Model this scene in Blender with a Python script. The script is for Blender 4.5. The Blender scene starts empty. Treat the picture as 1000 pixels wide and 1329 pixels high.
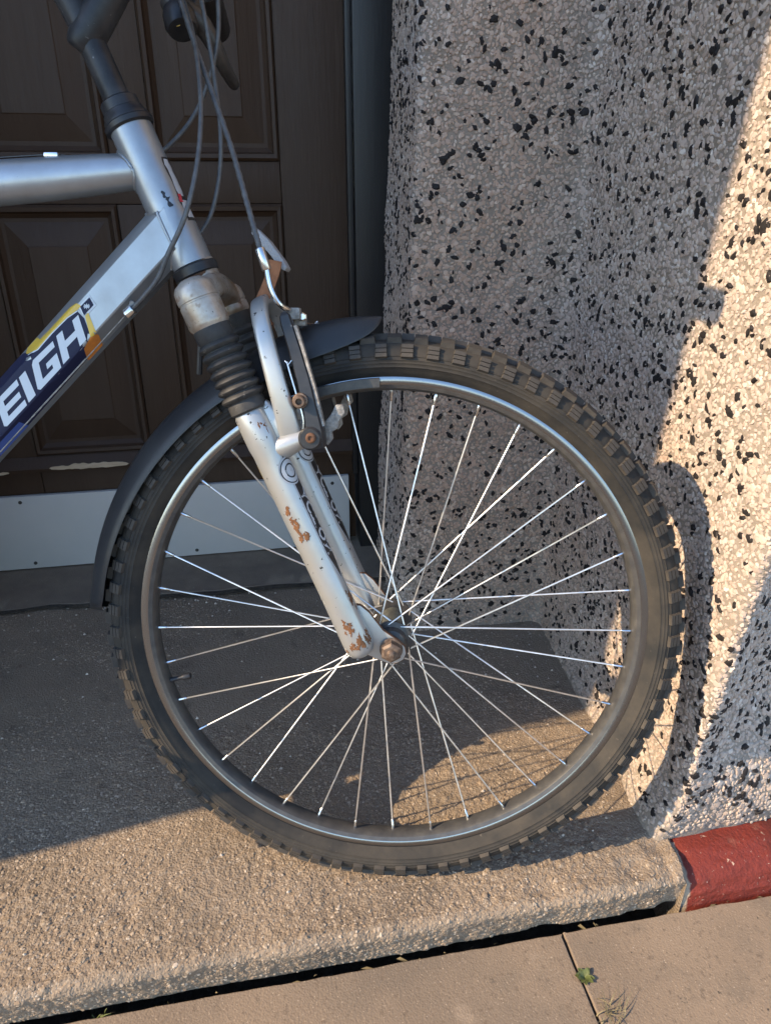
import bpy, bmesh, math, random
import numpy as np
from mathutils import Matrix, Vector
R = math.radians
random.seed(7); rng = np.random.default_rng(7)
S = bpy.context.scene
COL = S.collection

# ------------------------------------------------------------------ camera, sky, sun, exposure
# world: X along the door, Y into the house, Z up, step top at z = 0
cam = bpy.data.objects.new('camera', bpy.data.cameras.new('camera'))
COL.objects.link(cam)
cam.location = (0, 0, 0.783)
cam.rotation_euler = (R(90 - 24.5), 0, R(-10.3))
cam.data.sensor_fit = 'HORIZONTAL'; cam.data.sensor_width = 36
cam.data.lens = 36 * 0.922
cam.data.clip_start = 0.01; cam.data.clip_end = 2000
S.camera = cam

SUN_AZ, SUN_EL = 14.2, 32.0      # travel direction turned from +X towards +Y; elevation
SUN_D = Vector((math.cos(R(SUN_EL)) * math.cos(R(SUN_AZ)), math.cos(R(SUN_EL)) * math.sin(R(SUN_AZ)), -math.sin(R(SUN_EL))))
W = bpy.data.worlds.new('World'); S.world = W; W.use_nodes = True
nt = W.node_tree; nt.nodes.clear()
sky = nt.nodes.new('ShaderNodeTexSky'); sky.sky_type = 'NISHITA'; sky.sun_disc = False
sky.sun_elevation = R(SUN_EL); sky.sun_rotation = math.atan2(-SUN_D.x, -SUN_D.y)
sky.air_density = 1.0; sky.dust_density = 0.2; sky.ozone_density = 2.2
bg = nt.nodes.new('ShaderNodeBackground'); bg.inputs['Strength'].default_value = 0.15
wo = nt.nodes.new('ShaderNodeOutputWorld')
nt.links.new(sky.outputs[0], bg.inputs[0]); nt.links.new(bg.outputs[0], wo.inputs[0])
sun = bpy.data.objects.new('sun', bpy.data.lights.new('sun', 'SUN'))
COL.objects.link(sun); sun.data.energy = 3.0; sun.data.angle = R(0.53); sun.data.color = (1.0, 0.775, 0.51)
sun.rotation_euler = SUN_D.to_track_quat('-Z', 'Y').to_euler()
S.view_settings.view_transform = 'Standard'; S.view_settings.look = 'None'
S.view_settings.gamma = 1; S.view_settings.exposure = 1.66; S.view_settings.use_curve_mapping = False
S.cycles.max_bounces = 8; S.cycles.diffuse_bounces = 5

# ------------------------------------------------------------------ helpers
WORLD = {}
def link(o, parent=None, M=None, tag=None):
    M = M or Matrix.Identity(4)
    COL.objects.link(o)
    if parent is not None:
        o.parent = parent; o.matrix_parent_inverse = WORLD[parent].inverted()
    o.matrix_basis = M; WORLD[o] = M
    if tag:
        for k, v in tag.items(): o[k] = v
    return o
def thing(name, label, cat, M=None, group=None):
    o = bpy.data.objects.new(name, None); o.empty_display_size = .05
    t = dict(label=label, category=cat)
    if group: t['group'] = group
    return link(o, None, M, t)
def empty(name, parent, M=None):
    o = bpy.data.objects.new(name, None); o.empty_display_size = .05
    return link(o, parent, M)
def finish(me, ang):
    if ang is None: return
    bm = bmesh.new(); bm.from_mesh(me)
    for f in bm.faces: f.smooth = True
    a = R(ang)
    for e in bm.edges:
        e.smooth = len(e.link_faces) != 2 or e.calc_face_angle(0) < a
    bm.to_mesh(me); bm.free()
def mesh(name, V, F, mats, ang=35, idx=None, recalc=False):
    me = bpy.data.meshes.new(name)
    me.from_pydata([tuple(v) for v in V], [], [tuple(f) for f in F])
    for m in (mats if isinstance(mats, (list, tuple)) else [mats]): me.materials.append(m)
    if idx is not None: me.polygons.foreach_set('material_index', list(idx))
    if recalc:
        bm = bmesh.new(); bm.from_mesh(me); bmesh.ops.recalc_face_normals(bm, faces=bm.faces); bm.to_mesh(me); bm.free()
    finish(me, ang); me.update()
    return me
def obj(name, me, parent=None, M=None, tag=None):
    return link(bpy.data.objects.new(name, me), parent, M, tag)
def fast_mesh(name, V, F, mat, cols=None, smooth=False):
    V = np.asarray(V, np.float32).reshape(-1, 3); F = np.asarray(F, np.int32); n = F.shape[1]
    me = bpy.data.meshes.new(name)
    me.vertices.add(len(V)); me.vertices.foreach_set('co', V.ravel())
    me.loops.add(F.size); me.loops.foreach_set('vertex_index', F.ravel())
    me.polygons.add(len(F)); me.polygons.foreach_set('loop_start', np.arange(0, F.size, n, dtype=np.int32))
    me.polygons.foreach_set('use_smooth', np.full(len(F), smooth))
    me.materials.append(mat)
    if cols is not None:
        at = me.color_attributes.new('col', 'FLOAT_COLOR', 'POINT')
        c = np.ones((len(V), 4), np.float32); c[:, :3] = cols; at.data.foreach_set('color', c.ravel())
    me.update(calc_edges=True); me.validate()
    return me
def grid_faces(nu, nv, closed_u=False, off=0):
    F = []
    for i in range(nu if closed_u else nu - 1):
        for j in range(nv - 1):
            a = i * nv + j; b = ((i + 1) % nu) * nv + j
            F.append((off + a, off + b, off + b + 1, off + a + 1))
    return F
def frame_for(t):
    t = Vector(t).normalized()
    a = Vector((0, 0, 1)) if abs(t.z) < .9 else Vector((1, 0, 0))
    n = t.cross(a).normalized(); return n, t.cross(n)
def resample(P, n):
    P = [Vector(p) for p in P]                     # Catmull-Rom
    Q = []
    m = len(P) - 1
    for k in range(n):
        u = k / (n - 1) * m; i = min(int(u), m - 1); f = u - i
        p0 = P[max(i - 1, 0)]; p1 = P[i]; p2 = P[i + 1]; p3 = P[min(i + 2, m)]
        Q.append(.5 * ((2 * p1) + (p2 - p0) * f + (2 * p0 - 5 * p1 + 4 * p2 - p3) * f * f + (3 * p1 - p0 - 3 * p2 + p3) * f ** 3))
    return Q
def tube(P, r, seg=12, cap=True, section=None):
    """P: points; r: number or list; section: list of (a,b) offsets scaled by r, first frame kept parallel"""
    P = [Vector(p) for p in P]; n = len(P)
    rr = r if isinstance(r, (list, tuple)) else [r] * n
    sec = section or [(math.cos(2 * math.pi * k / seg), math.sin(2 * math.pi * k / seg)) for k in range(seg)]
    V = []; F = []; nrm = None
    for i in range(n):
        t = (P[min(i + 1, n - 1)] - P[max(i - 1, 0)]).normalized()
        if nrm is None: nrm, _ = frame_for(t)
        nrm = (nrm - t * nrm.dot(t)).normalized(); b = t.cross(nrm)
        for a, c in sec: V.append(P[i] + nrm * a * rr[i] + b * c * rr[i])
    m = len(sec)
    for i in range(n - 1):
        for k in range(m):
            F.append((i * m + k, i * m + (k + 1) % m, (i + 1) * m + (k + 1) % m, (i + 1) * m + k))
    if cap: F.append(tuple(range(m - 1, -1, -1))); F.append(tuple(range((n - 1) * m, n * m)))
    return V, F
def lathe(prof, A, B, seg=24, close=False):
    """prof: (distance along A->B in metres, radius); axis from A towards B"""
    A = Vector(A); t = (Vector(B) - A).normalized(); n, b = frame_for(t)
    V = []; F = []; m = len(prof)
    for k in range(seg):
        a = 2 * math.pi * k / seg; d = n * math.cos(a) + b * math.sin(a)
        for s, r in prof: V.append(A + t * s + d * r)
    for k in range(seg):
        k2 = (k + 1) % seg
        for j in range(m - 1): F.append((k * m + j, k * m + j + 1, k2 * m + j + 1, k2 * m + j))
    if prof[0][1] > 1e-6: F.append(tuple(k * m for k in range(seg)))
    if prof[-1][1] > 1e-6: F.append(tuple(k * m + m - 1 for k in range(seg - 1, -1, -1)))
    return V, F
def ring(prof, seg, mats_idx=None):
    """revolve closed/open profile of (offset along wheel axis z, radius) around z, in wheel coordinates"""
    V = []; F = []; I = []; m = len(prof)
    for k in range(seg):
        a = 2 * math.pi * k / seg
        for o, r in prof: V.append((r * math.cos(a), r * math.sin(a), o))
    for k in range(seg):
        k2 = (k + 1) % seg
        for j in range(m - 1):
            F.append((k * m + j, k2 * m + j, k2 * m + j + 1, k * m + j + 1))
            if mats_idx: I.append(mats_idx[j])
    return V, F, I
def box(x0, x1, y0, y1, z0, z1, bev=0.0, seg=2):
    bm = bmesh.new(); bmesh.ops.create_cube(bm, size=1)
    for v in bm.verts:
        v.co = ((x0 + x1) / 2 + v.co.x * (x1 - x0), (y0 + y1) / 2 + v.co.y * (y1 - y0), (z0 + z1) / 2 + v.co.z * (z1 - z0))
    if bev: bmesh.ops.bevel(bm, geom=bm.edges[:], offset=bev, segments=seg, profile=.6, affect='EDGES')
    V = [v.co.copy() for v in bm.verts]; F = [[v.index for v in f.verts] for f in bm.faces]
    bm.free(); return V, F
def prism(poly, z0, z1, bev=0.0):
    bm = bmesh.new()
    f = bm.faces.new([bm.verts.new((x, y, z0)) for x, y in poly])
    r = bmesh.ops.extrude_face_region(bm, geom=[f])
    for v in r['geom']:
        if isinstance(v, bmesh.types.BMVert): v.co.z = z1
    if bev: bmesh.ops.bevel(bm, geom=bm.edges[:], offset=bev, segments=2, profile=.6, affect='EDGES')
    bmesh.ops.recalc_face_normals(bm, faces=bm.faces)
    bm.verts.index_update()
    V = [v.co.copy() for v in bm.verts]; F = [[v.index for v in f.verts] for f in bm.faces]
    bm.free(); return V, F
def join(*parts):
    V = []; F = []
    for v, f in parts:
        o = len(V); V += list(v); F += [[i + o for i in q] for q in f]
    return V, F
NG = {}
def vnoise(x, y, seed=0):
    if seed not in NG: NG[seed] = np.random.default_rng(seed).random((256, 256))
    x = np.asarray(x, float); y = np.asarray(y, float)
    g = NG[seed]
    xi = np.floor(x).astype(int); yi = np.floor(y).astype(int); fx = x - xi; fy = y - yi
    fx = fx * fx * (3 - 2 * fx); fy = fy * fy * (3 - 2 * fy)
    a = g[xi % 256, yi % 256]; b = g[(xi + 1) % 256, yi % 256]; c = g[xi % 256, (yi + 1) % 256]; d = g[(xi + 1) % 256, (yi + 1) % 256]
    return (a * (1 - fx) + b * fx) * (1 - fy) + (c * (1 - fx) + d * fx) * fy - .5
def fbm(x, y, seed=0, oct=4):
    r = 0; a = 1
    for k in range(oct): r = r + a * vnoise(x * 2 ** k + 17 * k, y * 2 ** k + 5 * k, seed + k); a *= .5
    return r

# ------------------------------------------------------------------ materials
MATS = {}
def pm(name, base, rough=.5, metal=0.0, var=None, bump=None, spots=(), stretch=(1, 1, 1), attr=False, coat=0.0, rvar=0.0, spec=.5, bump2=None):
    """var=(scale, amount, colour2); bump=(scale, strength, distance, detail); spots: (scale, threshold, softness, colour, roughness, seed)"""
    m = bpy.data.materials.new(name); m.use_nodes = True; MATS[name] = m
    N = m.node_tree.nodes; L = m.node_tree.links
    p = N['Principled BSDF']; tc = N.new('ShaderNodeTexCoord'); mp = N.new('ShaderNodeMapping')
    mp.inputs['Scale'].default_value = stretch; L.new(tc.outputs['Object'], mp.inputs[0]); co = mp.outputs[0]
    def noise(scale, detail=4, seed=0, rough=.6):
        n = N.new('ShaderNodeTexNoise'); n.noise_dimensions = '4D'; n.inputs['W'].default_value = seed
        n.inputs['Scale'].default_value = scale; n.inputs['Detail'].default_value = detail; n.inputs['Roughness'].default_value = rough
        L.new(co, n.inputs['Vector']); return n.outputs['Fac']
    def mix(f, a, b):
        x = N.new('ShaderNodeMix'); x.data_type = 'RGBA'
        L.new(f, x.inputs[0])
        for s, v in ((6, a), (7, b)):
            if hasattr(v, 'is_output'): L.new(v, x.inputs[s])
            else: x.inputs[s].default_value = (*v, 1)
        return x.outputs[2]
    def fmix(f, a, b):
        x = N.new('ShaderNodeMix'); L.new(f, x.inputs[0])
        for s, v in ((2, a), (3, b)):
            if hasattr(v, 'is_output'): L.new(v, x.inputs[s])
            else: x.inputs[s].default_value = v
        return x.outputs[0]
    def ramp(f, lo, hi):
        r = N.new('ShaderNodeMapRange'); r.inputs[1].default_value = lo; r.inputs[2].default_value = hi
        L.new(f, r.inputs[0]); return r.outputs[0]
    if attr:
        a = N.new('ShaderNodeAttribute'); a.attribute_name = 'col'; c = a.outputs['Color']
    else:
        r = N.new('ShaderNodeRGB'); r.outputs[0].default_value = (*base, 1); c = r.outputs[0]
    if var: c = mix(ramp(noise(var[0], 5, 3.1), .5 - var[1], .5 + var[1]), c, var[2])
    rg = rough
    if rvar: rg = ramp(noise(35, 4, 9.7), .2, .8); rr = N.new('ShaderNodeMapRange'); rr.inputs[3].default_value = rough - rvar; rr.inputs[4].default_value = rough + rvar; L.new(rg, rr.inputs[0]); rg = rr.outputs[0]
    mt = metal
    for sc, th, so, cl, ro, sd in spots:
        f = ramp(noise(sc, 4, sd), th, th + so)
        c = mix(f, c, cl); rg = fmix(f, rg, ro)
        if metal: mt = fmix(f, mt, 0.0)
    L.new(c, p.inputs['Base Color'])
    for k, v in (('Roughness', rg), ('Metallic', mt)):
        if hasattr(v, 'is_output'): L.new(v, p.inputs[k])
        else: p.inputs[k].default_value = v
    p.inputs['Specular IOR Level'].default_value = spec
    p.inputs['Coat Weight'].default_value = coat; p.inputs['Coat Roughness'].default_value = .15
    last = None
    for bmp in (bump, bump2):
        if bmp:
            b = N.new('ShaderNodeBump'); b.inputs['Strength'].default_value = bmp[1]; b.inputs['Distance'].default_value = bmp[2]
            if len(bmp) > 4 and bmp[4] == 'vor':
                v = N.new('ShaderNodeTexVoronoi'); v.inputs['Scale'].default_value = bmp[0]; L.new(co, v.inputs['Vector']); L.new(v.outputs['Distance'], b.inputs['Height']); b.invert = True
            else: L.new(noise(bmp[0], bmp[3], 1.3), b.inputs['Height'])
            if last: L.new(last, b.inputs['Normal'])
            last = b.outputs[0]
    if last: L.new(last, p.inputs['Normal'])
    return m
CHIP = [(190, .715, .02, (.012, .011, .012), .6, 5.5)]
RUST = [(60, .70, .05, (.16, .055, .018), .85, 8.2)]
silver = pm('silver_paint', (.31, .335, .362), .38, .68, var=(26, .16, (.255, .27, .285)), spots=[(210, .72, .02, (.015, .014, .015), .6, 5.5), (45, .735, .04, (.17, .07, .025), .85, 8.2)], bump=(160, .06, .001, 3), coat=.12, rvar=.08)
silver2 = pm('worn_silver_paint', (.36, .376, .392), .34, .52, var=(40, .25, (.36, .352, .325)), spots=[(150, .648, .02, (.02, .018, .016), .6, 2.5), (34, .70, .04, (.20, .075, .022), .85, 8.9)], bump=(160, .06, .001, 3), coat=.2, rvar=.08)
crownm = pm('dirty_crown_paint', (.42, .385, .34), .38, .5, var=(38, .12, (.23, .165, .11)), spots=[(230, .655, .02, (.02, .018, .016), .7, 2.1), (50, .57, .10, (.15, .075, .035), .9, 4.4)], bump=(150, .15, .001, 4))
rusty = pm('rusty_steel', (.17, .075, .035), .8, .25, var=(120, .2, (.07, .04, .028)), bump=(220, .35, .001, 5))
nutm = pm('rusty_axle_nut', (.17, .125, .095), .6, .45, var=(180, .15, (.075, .042, .026)), bump=(250, .25, .001, 4))
steel = pm('bright_steel', (.62, .63, .64), .25, 1.0, var=(90, .3, (.5, .5, .5)), bump=(300, .05, .0005, 3))
spokem = pm('galvanised_spoke', (.80, .79, .77), .34, .85, var=(70, .2, (.62, .60, .57)))
alloy = pm('corroded_alloy', (.36, .34, .31), .65, .5, var=(180, .2, (.12, .11, .10)), bump=(260, .6, .002, 5))
rimsilver = pm('rim_sidewall', (.27, .285, .305), .20, 1.0, var=(12, .3, (.23, .24, .255)), spots=[(130, .73, .03, (.06, .055, .05), .7, 1.4)])
rimblack = pm('rim_black', (.030, .030, .032), .38, 0, var=(80, .25, (.07, .066, .06)), rvar=.08)
rubber = pm('tyre_rubber', (.019, .0188, .0185), .78, 0, var=(22, .12, (.044, .038, .031)), bump=(420, .25, .0008, 4), spots=[(240, .66, .08, (.10, .085, .068), .85, 3.2)], spec=.25)
knobm = pm('tread_rubber', (.030, .028, .026), .70, 0, var=(60, .2, (.062, .053, .044)), bump=(420, .25, .0008, 4), spec=.3)
guardm = pm('mudguard_plastic', (.012, .0135, .017), .40, 0, spec=.38, var=(14, .2, (.026, .027, .029)), spots=[(130, .72, .04, (.14, .13, .12), .8, 3.7)], rvar=.1, bump=(300, .05, .0006, 3))
bootm = pm('boot_rubber', (.018, .018, .020), .6, 0, spec=.35, var=(90, .2, (.045, .043, .040)), spots=[(70, .66, .05, (.13, .12, .105), .9, 6.2)], bump=(250, .2, .0008, 4))
black = pm('black_enamel', (.010, .011, .014), .38, 0, spec=.38, var=(50, .2, (.028, .028, .030)), spots=[(150, .69, .05, (.15, .145, .14), .8, 2.2)], rvar=.1, bump=(220, .1, .0006, 3))
stemm = pm('worn_black_stem', (.010, .011, .013), .42, 0, spec=.32, var=(32, .12, (.034, .034, .036)), spots=[(260, .66, .06, (.20, .20, .20), .7, 7.1)], bump=(180, .25, .0008, 4))
cablem = pm('cable_sheath', (.040, .041, .045), .45, 0, var=(120, .2, (.10, .10, .10)))
reflm = pm('reflector_grey', (.27, .27, .28), .5, 0, bump=(500, .6, .001, 1, 'vor'))
hubm = pm('hub_shell', (.20, .21, .19), .42, .7, var=(120, .2, (.09, .09, .08)), bump=(260, .2, .0008, 3))
greasy = pm('greasy_black', (.016, .016, .018), .4, 0, var=(150, .2, (.05, .045, .04)))
navy = pm('decal_navy', (.010, .013, .040), .5, 0, spec=.22, spots=[(120, .73, .02, (.5, .5, .5), .5, 1.9)])
white = pm('decal_white', (.50, .54, .58), .45, 0, spec=.3, spots=[(210, .74, .02, (.06, .07, .1), .5, 4.9)])
yellow = pm('decal_yellow', (.62, .40, .03), .35, 0, var=(60, .2, (.5, .33, .05)))
orange = pm('decal_orange', (.60, .19, .02), .4, 0, var=(90, .2, (.35, .12, .03)))
blue = pm('decal_blue', (.03, .07, .25), .35, 0)
red = pm('decal_red', (.45, .02, .04), .35, 0)
decalblack = pm('decal_black', (.012, .012, .014), .35, 0)
decalgrey = pm('decal_grey', (.40, .40, .41), .4, 0)

doorm = pm('door_paint', (.040, .0212, .0115), .56, 0, var=(5, .2, (.048, .027, .0155)), spec=.30, bump=(26, .32, .003, 7), stretch=(6, 6, .55), spots=[(9, .78, .01, (.28, .22, .16), .8, 2.9)], rvar=.08)
framem = pm('door_frame_paint', (.011, .0105, .011), .45, 0, var=(5, .2, (.018, .016, .015)), bump=(26, .2, .002, 6), stretch=(6, 6, .5))
platem = pm('weather_plate', (.48, .465, .445), .45, 0, var=(7, .2, (.42, .42, .41)), spots=[(30, .70, .06, (.26, .25, .23), .6, 1.1)])
woodm = pm('bare_wood', (.50, .39, .27), .8, 0, var=(40, .2, (.38, .28, .18)), stretch=(1, 1, 6))
mortar = pm('dash_mortar', (.27, .228, .188), .95, 0, var=(12, .2, (.22, .185, .152)), bump=(240, .8, .003, 6), spec=.2)
chipm = pm('dash_chips', (.5, .45, .4), .85, 0, attr=True, bump=(500, .25, .0006, 3), spec=.25)
darkchip = pm('dash_dark_chips', (.012, .0105, .0105), .65, 0, var=(200, .2, (.022, .019, .019)), spec=.2)
renderm = pm('far_render', (.46, .41, .36), .95, 0, var=(160, .12, (.34, .30, .26)), bump=(160, .9, .006, 5))
stepm = pm('worn_concrete', (.245, .188, .136), .93, 0, var=(9, .22, (.185, .146, .109)), spots=[(260, .60, .10, (.40, .35, .29), .9, 4.2), (230, .64, .06, (.05, .042, .036), .9, 7.7), (5, .54, .14, (.15, .118, .088), .9, 1.7), (24, .60, .10, (.14, .108, .08), .9, 3.9)], bump=(420, .55, .0022, 5), bump2=(330, .5, .0022, 0, 'vor'), spec=.25)
threshm = pm('threshold_mortar', (.205, .165, .128), .95, 0, var=(20, .2, (.14, .115, .092)), spots=[(230, .66, .05, (.35, .31, .26), .9, 4.2)], bump=(380, .6, .002, 5), spec=.2)
slabm = pm('paving_slab', (.240, .180, .128), .92, 0, var=(6, .22, (.175, .132, .096)), spots=[(70, .66, .03, (.06, .05, .042), .9, 3.3), (22, .52, .16, (.17, .132, .098), .9, 5.3), (300, .68, .05, (.45, .38, .30), .9, 6.1), (2.6, .50, .16, (.15, .118, .090), .9, 8.1), (160, .56, .10, (.14, .106, .078), .9, 4.1), (420, .60, .08, (.34, .27, .20), .9, 9.4), (11, .63, .12, (.27, .21, .155), .9, 2.7)], bump=(240, .40, .0010, 6), bump2=(420, .40, .0009, 0, 'vor'), spec=.2)
soilm = pm('joint_soil', (.020, .0165, .0125), 1, 0, var=(80, .2, (.06, .048, .035)), bump=(200, .8, .004, 5))
redm = pm('red_tile_paint', (.24, .035, .020), .6, 0, attr=True, spots=[(85, .645, .03, (.40, .29, .22), .9, 3.9), (240, .655, .03, (.42, .32, .26), .9, 8.9), (9, .52, .12, (.095, .020, .015), .8, 1.2), (30, .60, .10, (.17, .060, .042), .9, 5.2)], bump=(190, .9, .003, 7), spec=.22)
bareedge = pm('bare_cement_edge', (.42, .33, .25), .95, 0, var=(90, .2, (.32, .25, .19)), bump=(260, .7, .002, 5))
asphalt = pm('asphalt', (.085, .080, .074), .95, 0, var=(90, .2, (.08, .077, .07)), bump=(180, .6, .004, 4))
greenm = pm('weed_leaf', (.060, .082, .022), .6, 0, var=(200, .2, (.11, .12, .035)))
strawm = pm('dry_grass', (.20, .16, .085), .8, 0, var=(90, .2, (.10, .08, .04)))
saddlem = pm('saddle_vinyl', (.02, .02, .021), .5, 0, bump=(200, .2, .001, 3))

# ------------------------------------------------------------------ ground, road, pavement
def structure(name, V, F, m, parent=None):
    return obj(name, mesh(name, V, F, m, 30), parent, None, None if parent else dict(kind='structure'))
structure('ground', *box(-400, 400, -400, 400, -.60, -.30), asphalt)
structure('road', *box(-60, 60, -9, -2.68, -.28, -.17), asphalt)
pave = structure('pavement', *box(-40, 40, -2.66, .62, -.29, -.130), soilm)
def slab_shape(x0, x1, y0, y1, zb, zt, seed):
    P = []; st_ = .006
    nx_ = max(2, int((x1 - x0) / st_)); ny_ = max(2, int((y1 - y0) / st_))
    for k in range(nx_): P.append((x0 + (x1 - x0) * k / nx_, y0, 0, 1))
    for k in range(ny_): P.append((x1, y0 + (y1 - y0) * k / ny_, -1, 0))
    for k in range(nx_): P.append((x1 - (x1 - x0) * k / nx_, y1, 0, -1))
    for k in range(ny_): P.append((x0, y1 - (y1 - y0) * k / ny_, 1, 0))
    V = []; n = len(P)
    for d, z in ((0, zb), (0, zt - .004), (.0003, zt - .0014), (.0009, zt - .0004), (.0018, zt)):
        for i, (x, y, ix, iy) in enumerate(P):
            e_ = .0016 * float(fbm(x * 45 + seed, y * 45, 33, 3)) + .0012 * max(0, float(fbm(x * 14, y * 14 + seed, 35, 3))); w_ = (d + e_)
            V.append((x + ix * w_, y + iy * w_, z))
    F = [(j * n + i, j * n + (i + 1) % n, (j + 1) * n + (i + 1) % n, (j + 1) * n + i) for j in range(4) for i in range(n)]
    F.append(tuple(range(4 * n, 5 * n)))
    return V, F
ys = [(-2.65, -2.12), (-2.112, -1.59), (-1.582, -1.06), (-1.052, -.53), (-.522, -.0035), (.0045, .5350)]
for r, (y0, y1) in enumerate(ys):
    xs = [.3185 - .62 * 5 + .62 * k + (.0 if r % 2 else .31) for k in range(10)]
    if r == 5: xs = [-1.65, -.95, -.2515 - .0, .3185, .95, 1.65]
    if r == 5: xs = [-1.7, -.99, .3185 - .60, .3185, .92, 1.6]
    for a, b in zip(xs[:-1], xs[1:]):
        dz = random.uniform(-.002, .002) if r < 5 else (0 if a < .3 else .0015)
        V, F = slab_shape(a + .0010, b - .0010, y0, y1, -.1295, -.0545 + dz * (r < 5), r * 10 + int(a * 7))
        obj('paving_slab', mesh('paving_slab', V, F, slabm, 6), pave)
V, F = box(.3150, .3220, .0, .5300, -.129, -.0660); obj('joint_fill', mesh('joint_fill', V, F, soilm, 30), pave)

# ------------------------------------------------------------------ doorstep
xs = np.concatenate([np.arange(-1.42, -.62, .010), np.arange(-.62, .4885, .0022)])
YF = .537; RR = .011
# profile runs from the back of the porch to the arris, round it and down the face: (y, z) with t the texture distance
prof = [(y, 0.0) for y in np.concatenate([np.arange(1.62, .92, -.006), np.arange(.92, YF + RR, -.0022)])]
for k in range(1, 14):
    a = k / 13 * math.pi / 2; prof.append((YF + RR - RR * math.sin(a), -RR + RR * math.cos(a)))
for z in np.arange(-.013, -.0555, -.0022): prof.append((YF + (z + .011) * -.20, z))
for y, z in ((YF + .010, -.0570), (YF + .013, -.0585), (YF + .016, -.0592), (YF + .030, -.0597), (YF + .062, -.0600), (YF + .063, -.0900), (YF + .063, -.1400)): prof.append((y, z))
prof = np.array(prof); t = np.concatenate([[0], np.cumsum(np.hypot(*np.diff(prof, axis=0).T))])
XX, TT = np.meshgrid(xs, t, indexing='ij'); YY = np.repeat(prof[None, :, 0], len(xs), 0); ZZ = np.repeat(prof[None, :, 1], len(xs), 0)
face = np.clip((.575 - YY) / .045, 0, 1)                              # 0 on the tread, 1 at the face
T_END = t[-9]
nrmY = -np.clip((t - (1.62 - YF - RR)) / (RR * 1.57), 0, 1)[None, :]; nrmZ = np.sqrt(1 - nrmY ** 2)
h = .0032 * fbm(XX * 7, TT * 7, 1, 3) + .0009 * fbm(XX * 38, TT * 38, 2, 3) + .0006 * vnoise(XX * 300, TT * 300, 4)
h += face * (.004 * fbm(XX * 9, TT * 12, 6, 4) - .003 * np.clip(fbm(XX * 50, TT * 50, 8, 3), 0, 1))
# exposed grit: small domes splatted into the height field
ng = 30000
gx = rng.uniform(-.62, .478, ng); gt = rng.uniform(.70, T_END, ng); gr = rng.uniform(.0012, .0036, ng) * (1 + (rng.random(ng) < .03) * .8)
i0 = np.searchsorted(xs, gx); j0 = np.searchsorted(t, gt)
G = np.zeros_like(h)
for di in range(-2, 3):
    for dj in range(-2, 3):
        i = np.clip(i0 + di, 0, len(xs) - 1); j = np.clip(j0 + dj, 0, len(t) - 1)
        d2 = ((xs[i] - gx) ** 2 + (t[j] - gt) ** 2) / gr ** 2
        np.maximum.at(G, (i, j), np.where(d2 < 1, gr * .50 * np.sqrt(np.clip(1 - d2, 0, 1)), 0))
worn = np.clip(.75 + 1.1 * fbm(XX * 6, TT * 6, 12, 2), .25, 1)
h += G * worn
# chips broken out of the front right corner and a few pits
for cx_, cy_, cr_, cd_ in ((.466, .545, .022, .007), (.425, .56, .022, .005), (.47, .59, .02, .006), (.10, .645, .022, .002), (-.20, .62, .018, .0025), (-.36, .59, .02, .003), (.30, .553, .02, .004)):
    d = np.hypot(XX - cx_, YY - cy_) / cr_ * (1 + .5 * fbm(XX * 60, TT * 60, 20, 2)); h -= cd_ * np.clip(1.2 - d, 0, 1)
endr = np.clip((XX - .445) / .043, 0, 1) * np.clip((.60 - YY) / .06, 0, 1)
XP = XX + .10 * np.clip((YY - .60) / .03, 0, 1) * np.clip((XX - .44) / .04, 0, 1)
XP += (YY < .6) * np.clip((XX - .46) / .018, 0, 1) * .012 * fbm(YY * 25, ZZ * 25, 31, 3)
V = np.stack([XP, YY + h * nrmY + .005 * endr ** 3, ZZ + h * nrmZ - .005 * endr ** 4], -1)
nu, nv = XX.shape
# skirt on the right end
V2 = V[-1].copy(); V2[:, 2] = -.14; V2[:, 0] -= .004
idx = np.arange(nu * nv).reshape(nu, nv)
Fq = np.stack([idx[:-1, :-1], idx[:-1, 1:], idx[1:, 1:], idx[1:, :-1]], -1).reshape(-1, 4)[:, ::-1]
sk = nu * nv + np.arange(nv); e = idx[-1]
Fs = np.stack([e[:-1], e[1:], sk[1:], sk[:-1]], -1)[:, ::-1]
sm = fast_mesh('doorstep', np.concatenate([V.reshape(-1, 3), V2]), np.concatenate([Fq, Fs]), stepm, smooth=True)
step = obj('doorstep', sm, None, None, dict(label='worn concrete doorstep with exposed grit and rounded chipped front edge', category='doorstep'))
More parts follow.
